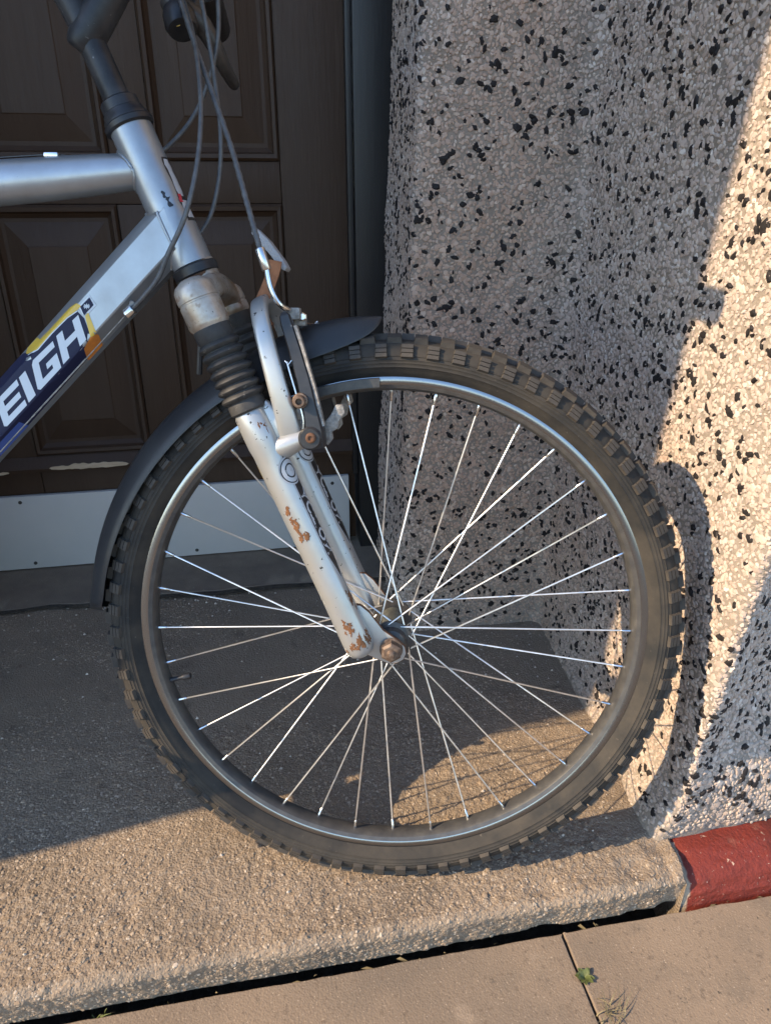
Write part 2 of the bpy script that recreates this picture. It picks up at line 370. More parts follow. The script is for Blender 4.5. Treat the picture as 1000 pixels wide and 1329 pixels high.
# exposed grit on the lit part of the tread and the face: flat worn stones seated in the surface
def surf(ax, at):
    i = np.clip(np.searchsorted(xs, ax) - 1, 0, nu - 2); j = np.clip(np.searchsorted(t, at) - 1, 0, nv - 2)
    fu = ((ax - xs[i]) / (xs[i + 1] - xs[i]))[:, None]; fv = ((at - t[j]) / (t[j + 1] - t[j]))[:, None]
    P = V[i, j] * (1 - fu) * (1 - fv) + V[i + 1, j] * fu * (1 - fv) + V[i, j + 1] * (1 - fu) * fv + V[i + 1, j + 1] * fu * fv
    ny = np.interp(at, t, nrmY[0]); return P, np.stack([0 * ny, ny, np.sqrt(1 - ny ** 2)], -1)
def stones(P, n0, la, lb, th, sink, tilt=.16):
    n = len(P); n1 = n0 + rng.normal(0, tilt, (n, 3)); n1 /= np.linalg.norm(n1, axis=1, keepdims=True)
    a = np.cross(n1, rng.normal(0, 1, (n, 3))); a /= np.linalg.norm(a, axis=1, keepdims=True); b = np.cross(n1, a)
    K = 6; ang = (np.arange(K) / K * 2 * np.pi)[None, :] + rng.uniform(-.33, .33, (n, K)); rj = rng.uniform(.78, 1.12, (n, K))
    Vs = np.empty((n, 2 * K + 1, 3))
    for k in range(K):
        e_ = a * (np.cos(ang[:, k]) * la * rj[:, k])[:, None] + b * (np.sin(ang[:, k]) * lb * rj[:, k])[:, None]
        Vs[:, k] = P + e_ - n1 * (sink)[:, None]; Vs[:, K + k] = P + e_ * .74 + n1 * (th * rng.uniform(.55, .9, n))[:, None]
    Vs[:, 2 * K] = P + n1 * th[:, None] + (a * (la * rng.uniform(-.2, .2, n))[:, None])
    T = []
    for k in range(K):
        k2 = (k + 1) % K; T += [(k, k2, K + k2), (k, K + k2, K + k), (K + k, K + k2, 2 * K)]
    return Vs, (np.array(T)[None] + (np.arange(n) * (2 * K + 1))[:, None, None]).reshape(-1, 3)
ns = 62000
ax = rng.uniform(-.62, .484, ns); at = rng.uniform(1.62 - 1.36, T_END, ns)
keep = fbm(ax * 9, at * 9, 15, 3) + rng.normal(0, .22, ns) > -.30 + .55 * np.clip((.85 - at) / .3, 0, 1); ax, at = ax[keep], at[keep]; ns = len(ax)
P, n0 = surf(ax, at)
la = rng.uniform(.0010, .0030, ns) * np.where(rng.random(ns) < .06, 1.5, 1); lb = la * rng.uniform(.6, .95, ns); th = la * rng.uniform(.06, .27, ns)
Vs, Fs2 = stones(P, n0, la, lb, th, np.full(ns, .0008))
gp = np.array([(.26, .196, .138), (.32, .252, .185), (.20, .150, .106), (.38, .31, .24), (.24, .175, .12)])
gc = gp[rng.choice(5, ns, p=[.36, .24, .2, .08, .12])] * rng.uniform(.85, 1.1, (ns, 1))
gritm = pm('step_grit', (.3, .25, .2), .9, 0, attr=True, bump=(600, .3, .0005, 2), spec=.25)
obj('exposed_grit', fast_mesh('exposed_grit', Vs, Fs2, gritm, np.repeat(gc, 13, 0)), step, None, dict(kind='stuff'))
# older mortar bed at the foot of the door with a ragged broken edge
n = 90; V = []
for k in range(n):
    x = -1.3 + 1.58 * k / (n - 1)
    y = 1.345 + .014 * float(fbm(x * 9, 0.3, 41, 4)) - .03 * max(0, x - .1)
    V += [(x, y, .0), (x, y + .003, .0065 + .002 * float(fbm(x * 30, 1, 43, 2))), (x, y + .05, .008), (x, 1.57, .008)]
obj('threshold_bed', mesh('threshold_bed', V, grid_faces(n, 4), threshm, 60, recalc=True), step)
V = []; n = 140
for k in range(n):
    x = -1.3 + 1.66 * k / (n - 1); yc = 1.338 + .014 * float(fbm(x * 9, 0.3, 41, 4)) - .03 * max(0, x - .1); w_ = .003 + .011 * max(0, .25 + float(fbm(x * 7, 4.4, 47, 4)))
    V += [(x, yc - w_, .0045), (x, yc - w_ * .4, .0058), (x, yc + .006, .0062)]
obj('dirt_line', mesh('dirt_line', V, grid_faces(n, 3), soilm, 60), step)
# loose pale grit lying on the step
V = []; F = []
for k in range(150):
    if k < 40: x, y = random.uniform(-.62, .25), 1.325 + random.gauss(0, .012)
    elif k < 70: x, y = random.uniform(.25, .49), random.uniform(.93, 1.10)
    else: x, y = random.uniform(-.6, .47), random.uniform(.58, 1.3)
    r = random.uniform(.001, .0034) * (1.5 if k < 12 else 1); o = len(V)
    for s in range(5):
        a = s * 1.2566 + random.uniform(-.3, .3); V.append((x + r * math.cos(a), y + r * math.sin(a) * .7, .0006))
    V.append((x, y, .001 + r * .9)); F += [(o + s, o + (s + 1) % 5, o + 5) for s in range(5)]
loose = pm('loose_grit', (.48, .42, .35), .9, 0, var=(150, .1, (.3, .26, .22)))
obj('loose_grit', mesh('loose_grit', V, F, loose, None), step, None, dict(kind='stuff'))

# ------------------------------------------------------------------ red painted plinth under the wall corner
nx, seg = 320, 84
V = []; F = []; I = []
X0, X1 = .4905, 2.2
for i in range(nx):
    u = i / (nx - 1); x = X0 + (X1 - X0) * (u ** 1.8)
    for k in range(seg + 1):
        s = k / seg                                  # back of the top -> front -> bottom
        if s < .42: y, z = .72 - s / .42 * .130, -.004 - .004 * s
        elif s < .78: a = (s - .42) / .36 * math.pi / 2; y, z = .590 - .049 * math.sin(a), -.0457 + .040 * math.cos(a)
        else: y, z = .541, -.0457 - (s - .78) / .22 * .080
        n1 = float(fbm(x * 11, s * 7, 51, 4)); n2 = float(fbm(x * 55, s * 26, 53, 3))
        d = .004 * n1 + .0014 * n2
        endk = max(0, 1 - (x - X0) / .02)
        front = max(0, min(1, (s - .35) / .3))
        xx = x - endk * (.014 * max(0, (s - .50) / .5) ** 1.5) + endk * .004 * n2
        V.append((xx, y - d * (s > .42) + endk * .004, z + d * .6 - endk ** 2 * .004))
for i in range(nx - 1):
    for k in range(seg):
        a = i * (seg + 1) + k; F.append((a, a + 1, a + seg + 2, a + seg + 1))
o = len(V); V += [(X0 + .012, v[1] + .01, v[2] - .01) for v in V[:seg + 1]]
for k in range(seg): F.append((k, o + k, o + k + 1, k + 1))
pc = []
for i in range(nx):
    for k in range(seg + 1):
        x = V[i * (seg + 1) + k][0]; sv = k / seg
        lim = X0 + (X1 - X0) * 0 + .0015 + .006 * float(fbm(sv * 9, 2.2, 57, 3)) + .004 * sv
        m_ = min(1, max(0, ((X0 + (X1 - X0) * ((i / (nx - 1)) ** 1.8)) - lim) / .0015 + .5))
        pc.append([(1 - m_) * a_ + m_ * b_ for a_, b_ in zip((.33, .26, .19), (.150, .026, .018))])
pc += [(.34, .27, .2)] * (seg + 1)
pme = mesh('red_plinth', V, F, redm, 60, None, True)
at_ = pme.color_attributes.new('col', 'FLOAT_COLOR', 'POINT'); at_.data.foreach_set('color', np.concatenate([np.array(pc), np.ones((len(pc), 1))], 1).astype(np.float32).ravel())
obj('red_plinth', pme, None, None,
    dict(label='red painted plinth kerb with chipped paint under the wall corner', category='plinth'))

# ------------------------------------------------------------------ pebble-dashed house wall
wall = thing('house_wall', 'pebble dashed porch wall of pale and black chips wrapping the right corner', 'wall', Matrix.Translation((.49, .6, 0)))
def corner_y(z): return .602 - .11 * z
def wall_poly(z):
    ln = .033 * (z - .55); fl = max(0, 1 - z / .10) ** 1.6
    q_ = min(1, max(0, (z - .015) / .20)); ss = q_ * q_ * (3 - 2 * q_)
    return [(.268 + ln, 1.62), (.268 + ln, 1.50), (.243 + ln * .6, 1.128), (.514, 1.122), (.490 - .020 * fl, corner_y(z) + .03 - .0 * fl), (.4925 - .020 * fl, corner_y(z)), (.56, corner_y(z) + .003 + .038 * ss), (2.3, corner_y(z) + .03 + .80 * ss)]
RAD = [0, .02, .014, .022, .010, .006, .02, 0]
def rounded(P, n_arc=5):
    out = [P[0]]
    for i in range(1, len(P) - 1):
        p = np.array(P[i]); a = np.array(P[i - 1]) - p; b = np.array(P[i + 1]) - p
        la, lb = np.hypot(*a), np.hypot(*b); r = min(RAD[i], la * .45, lb * .45)
        q0 = p + a / la * r; q2 = p + b / lb * r
        for k in range(n_arc):
            s = k / (n_arc - 1); out.append(tuple((1 - s) ** 2 * q0 + 2 * s * (1 - s) * p + s * s * q2))
    out.append(P[-1]); return np.array(out)
base = rounded(wall_poly(.5)); dist = np.concatenate([[0], np.cumsum(np.hypot(*np.diff(base, axis=0).T))])
def wall_pts(s, z):
    """vectorised over rows: for each z in array and s array -> points"""
    out = np.empty((len(s), len(z), 3))
    for j, zz in enumerate(z):
        q = rounded(wall_poly(zz))
        out[:, j, 0] = np.interp(s, dist, q[:, 0]); out[:, j, 1] = np.interp(s, dist, q[:, 1]); out[:, j, 2] = zz
    return out
sg = np.concatenate([np.arange(0, 2.05, .008), np.arange(2.06, dist[-1], .05), [dist[-1]]])
zg = np.concatenate([np.arange(-.005, 1.3, .008), np.arange(1.32, 2.38, .06)])
WP = wall_pts(sg, zg)
du = np.gradient(WP, axis=0); dv = np.gradient(WP, axis=1); NN = np.cross(du, dv); NN /= np.linalg.norm(NN, axis=-1, keepdims=True) + 1e-9
Sg, Zg = np.meshgrid(sg, zg, indexing='ij')
lump = .006 * fbm(Sg * 7, Zg * 7, 61, 3) + .0025 * fbm(Sg * 30, Zg * 30, 63, 3)
WP += NN * lump[..., None]
# ragged bottom over the plinth
rag = (Sg > dist[-1] - 1.85) * (Zg < .012)
WP[..., 2] += rag * (.010 * fbm(Sg * 14, 0 * Sg, 65, 3) - .006)
nu, nv = Sg.shape; idx = np.arange(nu * nv).reshape(nu, nv)
Fq = np.stack([idx[:-1, :-1], idx[1:, :-1], idx[1:, 1:], idx[:-1, 1:]], -1).reshape(-1, 4)
obj('render_coat', fast_mesh('render_coat', WP.reshape(-1, 3), Fq, mortar, smooth=True), wall)
def bil(A, s, z):
    i = np.clip(np.searchsorted(sg, s) - 1, 0, len(sg) - 2); j = np.clip(np.searchsorted(zg, z) - 1, 0, len(zg) - 2)
    fu = ((s - sg[i]) / (sg[i + 1] - sg[i]))[:, None]; fv = ((z - zg[j]) / (zg[j + 1] - zg[j]))[:, None]
    return A[i, j] * (1 - fu) * (1 - fv) + A[i + 1, j] * fu * (1 - fv) + A[i, j + 1] * (1 - fu) * fv + A[i + 1, j + 1] * fu * fv
def chips(s, z, la, lb, th, sink):
    n = len(s); P = bil(WP, s, z); n0 = bil(NN, s, z); n0 /= np.linalg.norm(n0, axis=1, keepdims=True)
    n1 = n0 + rng.normal(0, .16, (n, 3)); n1 /= np.linalg.norm(n1, axis=1, keepdims=True)
    a = np.cross(n1, rng.normal(0, 1, (n, 3))); a /= np.linalg.norm(a, axis=1, keepdims=True); b = np.cross(n1, a)
    K = 6; ang = (np.arange(K) / K * 2 * np.pi)[None, :] + rng.uniform(-.33, .33, (n, K))
    rj = rng.uniform(.78, 1.12, (n, K))
    V = np.empty((n, 2 * K + 1, 3))
    for k in range(K):
        e = a * (np.cos(ang[:, k]) * la * rj[:, k])[:, None] + b * (np.sin(ang[:, k]) * lb * rj[:, k])[:, None]
        V[:, k] = P + e - n1 * (sink)[:, None]
        V[:, K + k] = P + e * .74 + n1 * (th * rng.uniform(.55, .9, n))[:, None]
    V[:, 2 * K] = P + n1 * th[:, None] + (a * (la * rng.uniform(-.2, .2, n))[:, None])
    T = []
    for k in range(K):
        k2 = (k + 1) % K
        T += [(k, k2, K + k2), (k, K + k2, K + k), (K + k, K + k2, 2 * K)]
    F = (np.array(T)[None] + (np.arange(n) * (2 * K + 1))[:, None, None]).reshape(-1, 3)
    return V, F
# pale chips on a jittered lattice
s_end = dist[-1] - 1.80 + .72
def lattice(s0, s1, z0, z1, d):
    ii, jj = np.meshgrid(np.arange(int((s1 - s0) / d)), np.arange(int((z1 - z0) / (d * .87))), indexing='ij')
    s = s0 + (ii + .5 * (jj % 2)) * d + rng.uniform(-.42, .42, ii.shape) * d; z = z0 + jj * d * .87 + rng.uniform(-.42, .42, ii.shape) * d
    return s.ravel(), z.ravel()
s, z = lattice(.10, s_end, .002, 1.24, .0060)
keep = rng.random(len(s)) < np.clip(.55 + z / .06, .3, .985)
s, z = s[keep], z[keep]; n = len(s)
la = np.clip(rng.lognormal(math.log(.0040), .28, n), .0018, .0078); lb = la * rng.uniform(.5, .95, n); th = rng.uniform(.0005, .0019, n)
V, F = chips(s, z, la, lb, th, np.full(n, .0015))
pal = np.array([(.425, .345, .290), (.455, .383, .328), (.39, .312, .262), (.41, .322, .266), (.495, .435, .382), (.345, .28, .235)])
cl = pal[rng.choice(6, n, p=[.3, .22, .18, .14, .08, .08])] * rng.uniform(.86, 1.08, (n, 1))
stain_bounce = np.clip(.75 * np.exp(-((s - .62) / .13) ** 2) * (1.1 - .6 * z) + .8 * fbm(s * 5, z * 3, 77, 3), 0, .6)[:, None]  # brown staining plus warm bounce light painted into the street-facing chips
cl = cl * (1 - stain_bounce) + cl * np.array((.98, .80, .66)) * stain_bounce
dirt = np.clip(1 - z / .16, 0, 1)[:, None] * .35
cl = cl * (1 - dirt) + np.array((.26, .22, .18)) * dirt
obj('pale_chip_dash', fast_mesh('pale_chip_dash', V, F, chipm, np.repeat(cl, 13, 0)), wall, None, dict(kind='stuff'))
# black chips: the 290 that show largest are parts of their own, the rest one mass
nb = 8000
s = rng.uniform(.10, s_end, nb); z = rng.uniform(.015, 1.26, nb)
m = vnoise(s * 16, z * 16, 71) + rng.normal(0, .25, nb) > -.28; s, z = s[m], z[m]; nb = len(s)
la = rng.uniform(.0040, .0098, nb) * rng.uniform(.75, 1.05, nb); lb = la * rng.uniform(.42, .8, nb); th = rng.uniform(.0020, .0029, nb)
V, F = chips(s, z, la, lb, th, np.full(nb, .0006))
Pc = V[:, 12]; c0 = np.array(cam.location)
fw = np.array(cam.rotation_euler.to_matrix() @ Vector((0, 0, -1))); rt = np.array(cam.rotation_euler.to_matrix() @ Vector((1, 0, 0))); up = np.array(cam.rotation_euler.to_matrix() @ Vector((0, 1, 0)))
v = Pc - c0; dep = v @ fw; px = v @ rt / dep * 922 + 500; py = 664.5 - v @ up / dep * 922
nb_n = bil(NN, s, z); facing = -(v * nb_n).sum(1) / np.linalg.norm(v, axis=1)
show = (px > 5) & (px < 995) & (py > 5) & (py < 1320) & (facing > .12)
score = np.where(show, np.sqrt(la * lb) / dep * np.clip(facing, 0, 1) ** .5, 0)
top = np.argsort(-score)[:290]; isTop = np.zeros(nb, bool); isTop[top] = True
F0 = F[:18]
for k in top:
    me = fast_mesh('black_chip', V[k] - Pc[k], F0, darkchip)
    obj('black_chip', me, wall, Matrix.Translation(Vector(Pc[k])))
Vr = V[~isTop]; nr = len(Vr)
Fr = (F0[None] + (np.arange(nr) * 13)[:, None, None]).reshape(-1, 3)
obj('black_chip_dash', fast_mesh('black_chip_dash', Vr, Fr, darkchip), wall, None, dict(kind='stuff'))
# the rest of the house front: wing wall that throws the shade, wall left of the door, storey above
PX = -1.42
def pier_y(z): return .771 + .155 * PX - .15 * z
V = []; F = []
zs = np.linspace(-.08, 2.32, 28)
for zz in zs:
    for x, y in [(-.675, 1.62), (-.675, 1.50), (-.66, 1.125), (-1.40, 1.12), (PX - .002, pier_y(zz) + .02), (PX - .02, pier_y(zz)), (PX - .16, pier_y(zz)), (PX - .18, pier_y(zz) + .02), (PX - .18, 1.12), (-6, 1.12)]: V.append((x, y, zz))
for i in range(len(zs) - 1):
    for k in range(9): a = i * 10 + k; F.append((a, a + 1, a + 11, a + 10))
F.append(tuple(len(V) - 10 + k for k in (3, 4, 5, 6, 7, 8)))
obj('wing_wall', mesh('wing_wall', V, F, renderm, 30, recalc=True), wall)
obj('upper_wall', mesh('upper_wall', *box(-6, 6, 1.13, 1.7, 2.325, 5.2, .01), renderm, 30), wall)


# ------------------------------------------------------------------ front door and frame
DY = 1.52
door = thing('front_door', 'dark brown panelled front door with flaking paint behind the bicycle', 'door', Matrix.Translation((-.2, DY, 0)))
def dpart(name, x0, x1, z0, z1, y0=DY, th=.04, bev=.003, m=doorm, parent=None):
    return obj(name, mesh(name, *box(x0, x1, y0, y0 + th, z0, z1, bev), m, 40), parent or door)
dpart('door_core', -.598, .203, .021, 1.958, DY + .030, .030)
for x0, x1 in ((-.60, -.47), (.072, .205)): dpart('stile', x0, x1, .02, 1.96)
for z0, z1 in ((.02, .27), (.756, .83), (1.45, 1.96)): dpart('rail', -.4695, .0715, z0, z1, DY + .0008)
for z0, z1 in ((.2705, .7555), (.8305, 1.4495)): dpart('mullion', -.237, -.160, z0, z1, DY + .0004)
def panel(x0, x1, z0, z1):
    L = [(0.0, -.002), (.004, -.007), (.010, -.006), (.013, .003), (.020, .010), (.026, .010), (.062, -.001), (.064, -.0025)]
    V = []; F = []
    for i, d in L:
        zb = i * 1.15
        V += [(x0 + i, DY + d, z0 + zb), (x1 - i, DY + d, z0 + zb), (x1 - i, DY + d, z1 - zb), (x0 + i, DY + d, z1 - zb)]
    for k in range(len(L) - 1):
        for j in range(4): F.append((k * 4 + j, k * 4 + (j + 1) % 4, k * 4 + 4 + (j + 1) % 4, k * 4 + 4 + j))
    F.append((len(V) - 4, len(V) - 3, len(V) - 2, len(V) - 1))
    obj('panel', mesh('panel', V, F, doorm, 12), door)
for x0, x1 in ((-.4695, -.2375), (-.1595, .0715)):
    for z0, z1 in ((.2705, .7555), (.8305, 1.4495)): panel(x0, x1, z0, z1)
# sloped weather moulding above the plate
V, F = prism([(DY - .002, .238), (DY - .016, .238), (DY - .018, .246), (DY - .002, .268)], -.598, .203)
V = [(p[2], p[0], p[1]) for p in V]
obj('weather_moulding', mesh('weather_moulding', V, F, doorm, 25, recalc=True), door)
def ragged(name, x0, x1, z0, z1, y, m, parent, seed, n=40):
    top = []; bot = []
    for k in range(n):
        u = k / (n - 1); env = math.sin(math.pi * min(1, max(0, u))) ** .35
        top.append((x0 + (x1 - x0) * u, (z0 + z1) / 2 + (z1 - z0) / 2 * env * (.75 + .9 * float(fbm(u * 9, .5, seed, 3)))))
        bot.append((x0 + (x1 - x0) * u, (z0 + z1) / 2 - (z1 - z0) / 2 * env * (.8 + .5 * float(fbm(u * 9, 5.5, seed + 3, 3)))))
    V = []; F = []
    for a, b in zip(bot, top): V += [(a[0], y, a[1]), (b[0], y, b[1])]
    F = [(2 * k, 2 * k + 2, 2 * k + 3, 2 * k + 1) for k in range(n - 1)]
    o = len(V); V += [(v[0], y + .0012, v[2]) for v in V]
    F += [(2 * k, 2 * k + 1, o + 2 * k + 1, o + 2 * k) for k in (0, n - 1)]
    for k in range(n - 1): F += [(2 * k, o + 2 * k, o + 2 * k + 2, 2 * k + 2), (2 * k + 1, 2 * k + 3, o + 2 * k + 3, o + 2 * k + 1)]
    obj(name, mesh(name, V, F, m, None), parent)
ragged('bare_wood_patch', -.445, -.285, .2395, .2555, DY - .0195, woodm, door, 81)
ragged('bare_wood_patch', -.60, -.525, .237, .246, DY - .0195, woodm, door, 84)
plate = dpart('weather_plate', -.60, .188, .012, .185, DY - .014, .012, .002, platem)
for x, z in ((-.519, .172), (-.516, .025), (-.167, .025), (.15, .03), (-.17, .170), (.15, .168)):
    obj('screw', mesh('screw', *lathe([(0, .0042), (.0012, .0038), (.0014, 0)], (x, DY - .0139, z), (x, DY - 1, z), 10), greasy, 40), plate)
frame = thing('door_frame', 'blackened timber door frame beside the pebble dash', 'door frame', Matrix.Translation((.24, 1.5, 0)))
for sgn, xa, xb in ((1, .210, .290), (-1, -.690, -.606)):
    obj('jamb', mesh('jamb', *box(xa, xb, 1.488, 1.64, .005, 2.02, .005), framem, 40), frame)
    obj('door_stop', mesh('door_stop', *box(*((xa - .012, xa - .001) if sgn > 0 else (xb + .001, xb + .012)), 1.497, 1.519, .19, 2.0, .002), framem, 40), frame)
obj('head_rail', mesh('head_rail', *box(-.605, .209, 1.489, 1.64, 1.965, 2.02, .004), framem, 40), frame)
obj('fanlight_board', mesh('fanlight_board', *box(-.66, .28, 1.56, 1.62, 2.021, 2.41, .004), framem, 40), frame)

# ------------------------------------------------------------------ the bicycle (built in its front wheel's frame: x forward, y up, z towards the street)
Nw = Vector((-.205, -.964, .171)).normalized(); Cw = Vector((.130, .672, .325))
Uw = (Vector((0, 0, 1)) - Nw * Nw.z).normalized(); Xw = Uw.cross(Nw)
WF = Matrix(((Xw.x, Uw.x, Nw.x, Cw.x), (Xw.y, Uw.y, Nw.y, Cw.y), (Xw.z, Uw.z, Nw.z, Cw.z), (0, 0, 0, 1)))
bike = thing('bicycle', 'silver mountain bike with rusty fork and worn knobbly front tyre leaning in the porch', 'bicycle', WF @ Matrix.Translation((0, -.3275, 0)))
def bp(name, VF, m, parent=None, ang=35, M=None, idx=None, recalc=False, label=None):
    return obj(name, mesh(name, VF[0], VF[1], m, ang, idx, recalc), parent or bike, WF @ M if M else WF, dict(label=label) if label else None)

# --- front tyre and knobs
half = [(.0122, .2835), (.0160, .2868), (.0195, .2905), (.0216, .2942), (.0224, .2946), (.0221, .2951), (.0229, .2980), (.02345, .2986), (.0231, .2992), (.0235, .3012), (.0240, .3018), (.0236, .3024),
        (.0233, .3050), (.0239, .3055), (.0230, .3062), (.0222, .3090), (.0200, .3132), (.0165, .3168), (.0115, .3194), (.0060, .3208)]
tp = half + [(0, .3212)] + [(-o, r) for o, r in reversed(half)]
V, F, _ = ring(tp, 160)
tyre = bp('front_tyre', (V, F), rubber, None, 50)
def knob_mesh(name, lt, lw, hh, grooves):
    """local x tangential, y across, z outward; ridged block"""
    ysn = [-.5, -.20, -.20, -.14, -.14, .14, .14, .20, .20, .5] if grooves else [-.5, .5]
    zz = [1, 1, .35, .35, 1, 1, .35, .35, 1, 1] if grooves else [1, 1]
    V = []; F = []
    for y, z in zip(ysn, zz):
        for x in (-.5, .5): V.append((x * lt * (1 if z < 1 else .88), y * lw, z * hh))
    n = len(ysn)
    for i in range(n - 1): F.append((2 * i, 2 * i + 1, 2 * i + 3, 2 * i + 2))
    o = len(V)
    for y in ysn:
        for x in (-.5, .5): V.append((x * lt * 1.06, y * lw * 1.06, -.003))
    for i in range(n - 1):
        F.append((2 * i, 2 * i + 2, o + 2 * i + 2, o + 2 * i)); F.append((2 * i + 1, o + 2 * i + 1, o + 2 * i + 3, 2 * i + 3))
    F.append((0, o, o + 1, 1)); F.append((2 * n - 2, 2 * n - 1, o + 2 * n - 1, o + 2 * n - 2))
    return mesh(name, V, F, knobm, None, recalc=True)
side_k = knob_mesh('side_knob', .0125, .0135, .0034, True)
mid_k = knob_mesh('crown_knob', .0150, .0125, .0052, False)
def ring_knobs(me, nm, off, rad, tilt, n, ph, jit):
    for k in range(n):
        a = 2 * math.pi * (k + ph) / n
        er = Vector((math.cos(a), math.sin(a), 0)); et = Vector((-math.sin(a), math.cos(a), 0)); ez = Vector((0, 0, 1))
        out = er * math.cos(tilt) + ez * math.sin(tilt); ac = et.cross(out) * -1
        P = er * rad + ez * off
        sc = 1 + random.uniform(-jit, jit)
        ac = out.cross(et)
        M = Matrix(((et.x * sc, ac.x, out.x, P.x), (et.y * sc, ac.y, out.y, P.y), (et.z * sc, ac.z, out.z, P.z), (0, 0, 0, 1)))
        obj(nm, me, tyre, WF @ M)
NK = 74
ring_knobs(side_k, 'side_knob', .0215, .3100, R(66), NK, 0.0, .08)
ring_knobs(side_k, 'side_knob', -.0215, .3100, R(-66), NK, 0.5, .08)
ring_knobs(mid_k, 'crown_knob', .0082, .3205, R(18), NK, 0.5, .06)
ring_knobs(mid_k, 'crown_knob', -.0082, .3205, R(-18), NK, 0.0, .06)

# --- front rim, spokes, nipples, valve
rp = [(.0112, .2862), (.0120, .2866), (.0128, .2858), (.0133, .2838), (.0136, .2812), (.0134, .2786), (.0128, .2764), (.0118, .2746), (.0108, .2724), (.0070, .2700), (0, .2694)]
rp = rp + [(-o, r) for o, r in reversed(rp[:-1])]
mi = [1, 1] + [0] * 4 + [1] * 8 + [0] * 4 + [1, 1]
V, F, I = ring(rp, 180, mi)
rim = bp('front_rim', (V, F), [rimsilver, rimblack], None, 30, None, I)
SPA0 = .6; SP_PH = 0
nip = mesh('nipple', *lathe([(0, .0017), (.003, .0021), (.004, .0019), (.012, .0015), (.0125, .0011)], (0, 0, 0), (1, 0, 0), 8), steel, 40)
for i in range(36):
    a = R(SPA0 + 10 * i); q = (i + SP_PH) % 4; sd = 1 if q % 2 == 0 else -1; cr = 1 if q < 2 else -1
    ha = a + cr * R(60) + R(random.uniform(-1, 1))
    P1 = Vector((.2702 * math.cos(a), .2702 * math.sin(a), sd * .0025)); P0 = Vector((.0195 * math.cos(ha), .0195 * math.sin(ha), sd * (.0345 if q in (0, 1) else .0315)))
    d = (P0 - P1).normalized()
    bp('spoke', tube([P1, P1 + d * .01, P0 - d * .003, P0], .00102, 6), spokem, rim, 60)
    n, b = frame_for(d)
    bpM = Matrix(((d.x, n.x, b.x, P1.x), (d.y, n.y, b.y, P1.y), (d.z, n.z, b.z, P1.z), (0, 0, 0, 1)))
    obj('nipple', nip, rim, WF @ bpM)
va = R(195.2); e = Vector((math.cos(va), math.sin(va), 0))
bp('valve_stem', lathe([(0, .0032), (.004, .0030), (.005, .0026), (.016, .0026), (.0162, .0040), (.024, .0040), (.0255, .003)], e * .2705, e * .2, 12), black, rim)

# --- front hub
hub = bp('front_hub', lathe([(0, .0135), (.008, .0125), (.030, .0120), (.052, .0125), (.060, .0135)], (0, 0, -.030), (0, 0, .03), 24), hubm)
for s in (-1, 1):
    bp('hub_flange', lathe([(0, .0150), (.0005, .0228), (.0040, .0228), (.0055, .0175), (.011, .0150), (.013, .0100), (.016, .0085)], (0, 0, s * .0305), (0, 0, s), 28), greasy, hub)
    bp('cone_locknut', lathe([(0, .0085), (.005, .0085), (.0055, .007)], (0, 0, s * .0455), (0, 0, s), 6), nutm, hub, 30)
for s in (-1, 1):
    z0 = s * .0545
    bp('axle_washer', lathe([(0, .0125), (.0014, .0125), (.0018, .011)], (0, 0, z0), (0, 0, z0 + s), 24), nutm, hub)
    bp('axle_nut', lathe([(.0018, .0108), (.003, .0118), (.0095, .0114), (.0115, .0085), (.0118, .006)], (0, 0, z0), (0, 0, z0 + s), 6), nutm, hub, 25)
    bp('axle_end', lathe([(.0105, .0046), (.0125, .0046), (.013, .0040), (.0138, .0046), (.0145, .0040), (.0155, .0045), (.0175, .0032), (.018, 0)], (0, 0, z0), (0, 0, z0 + s), 14), nutm, hub)

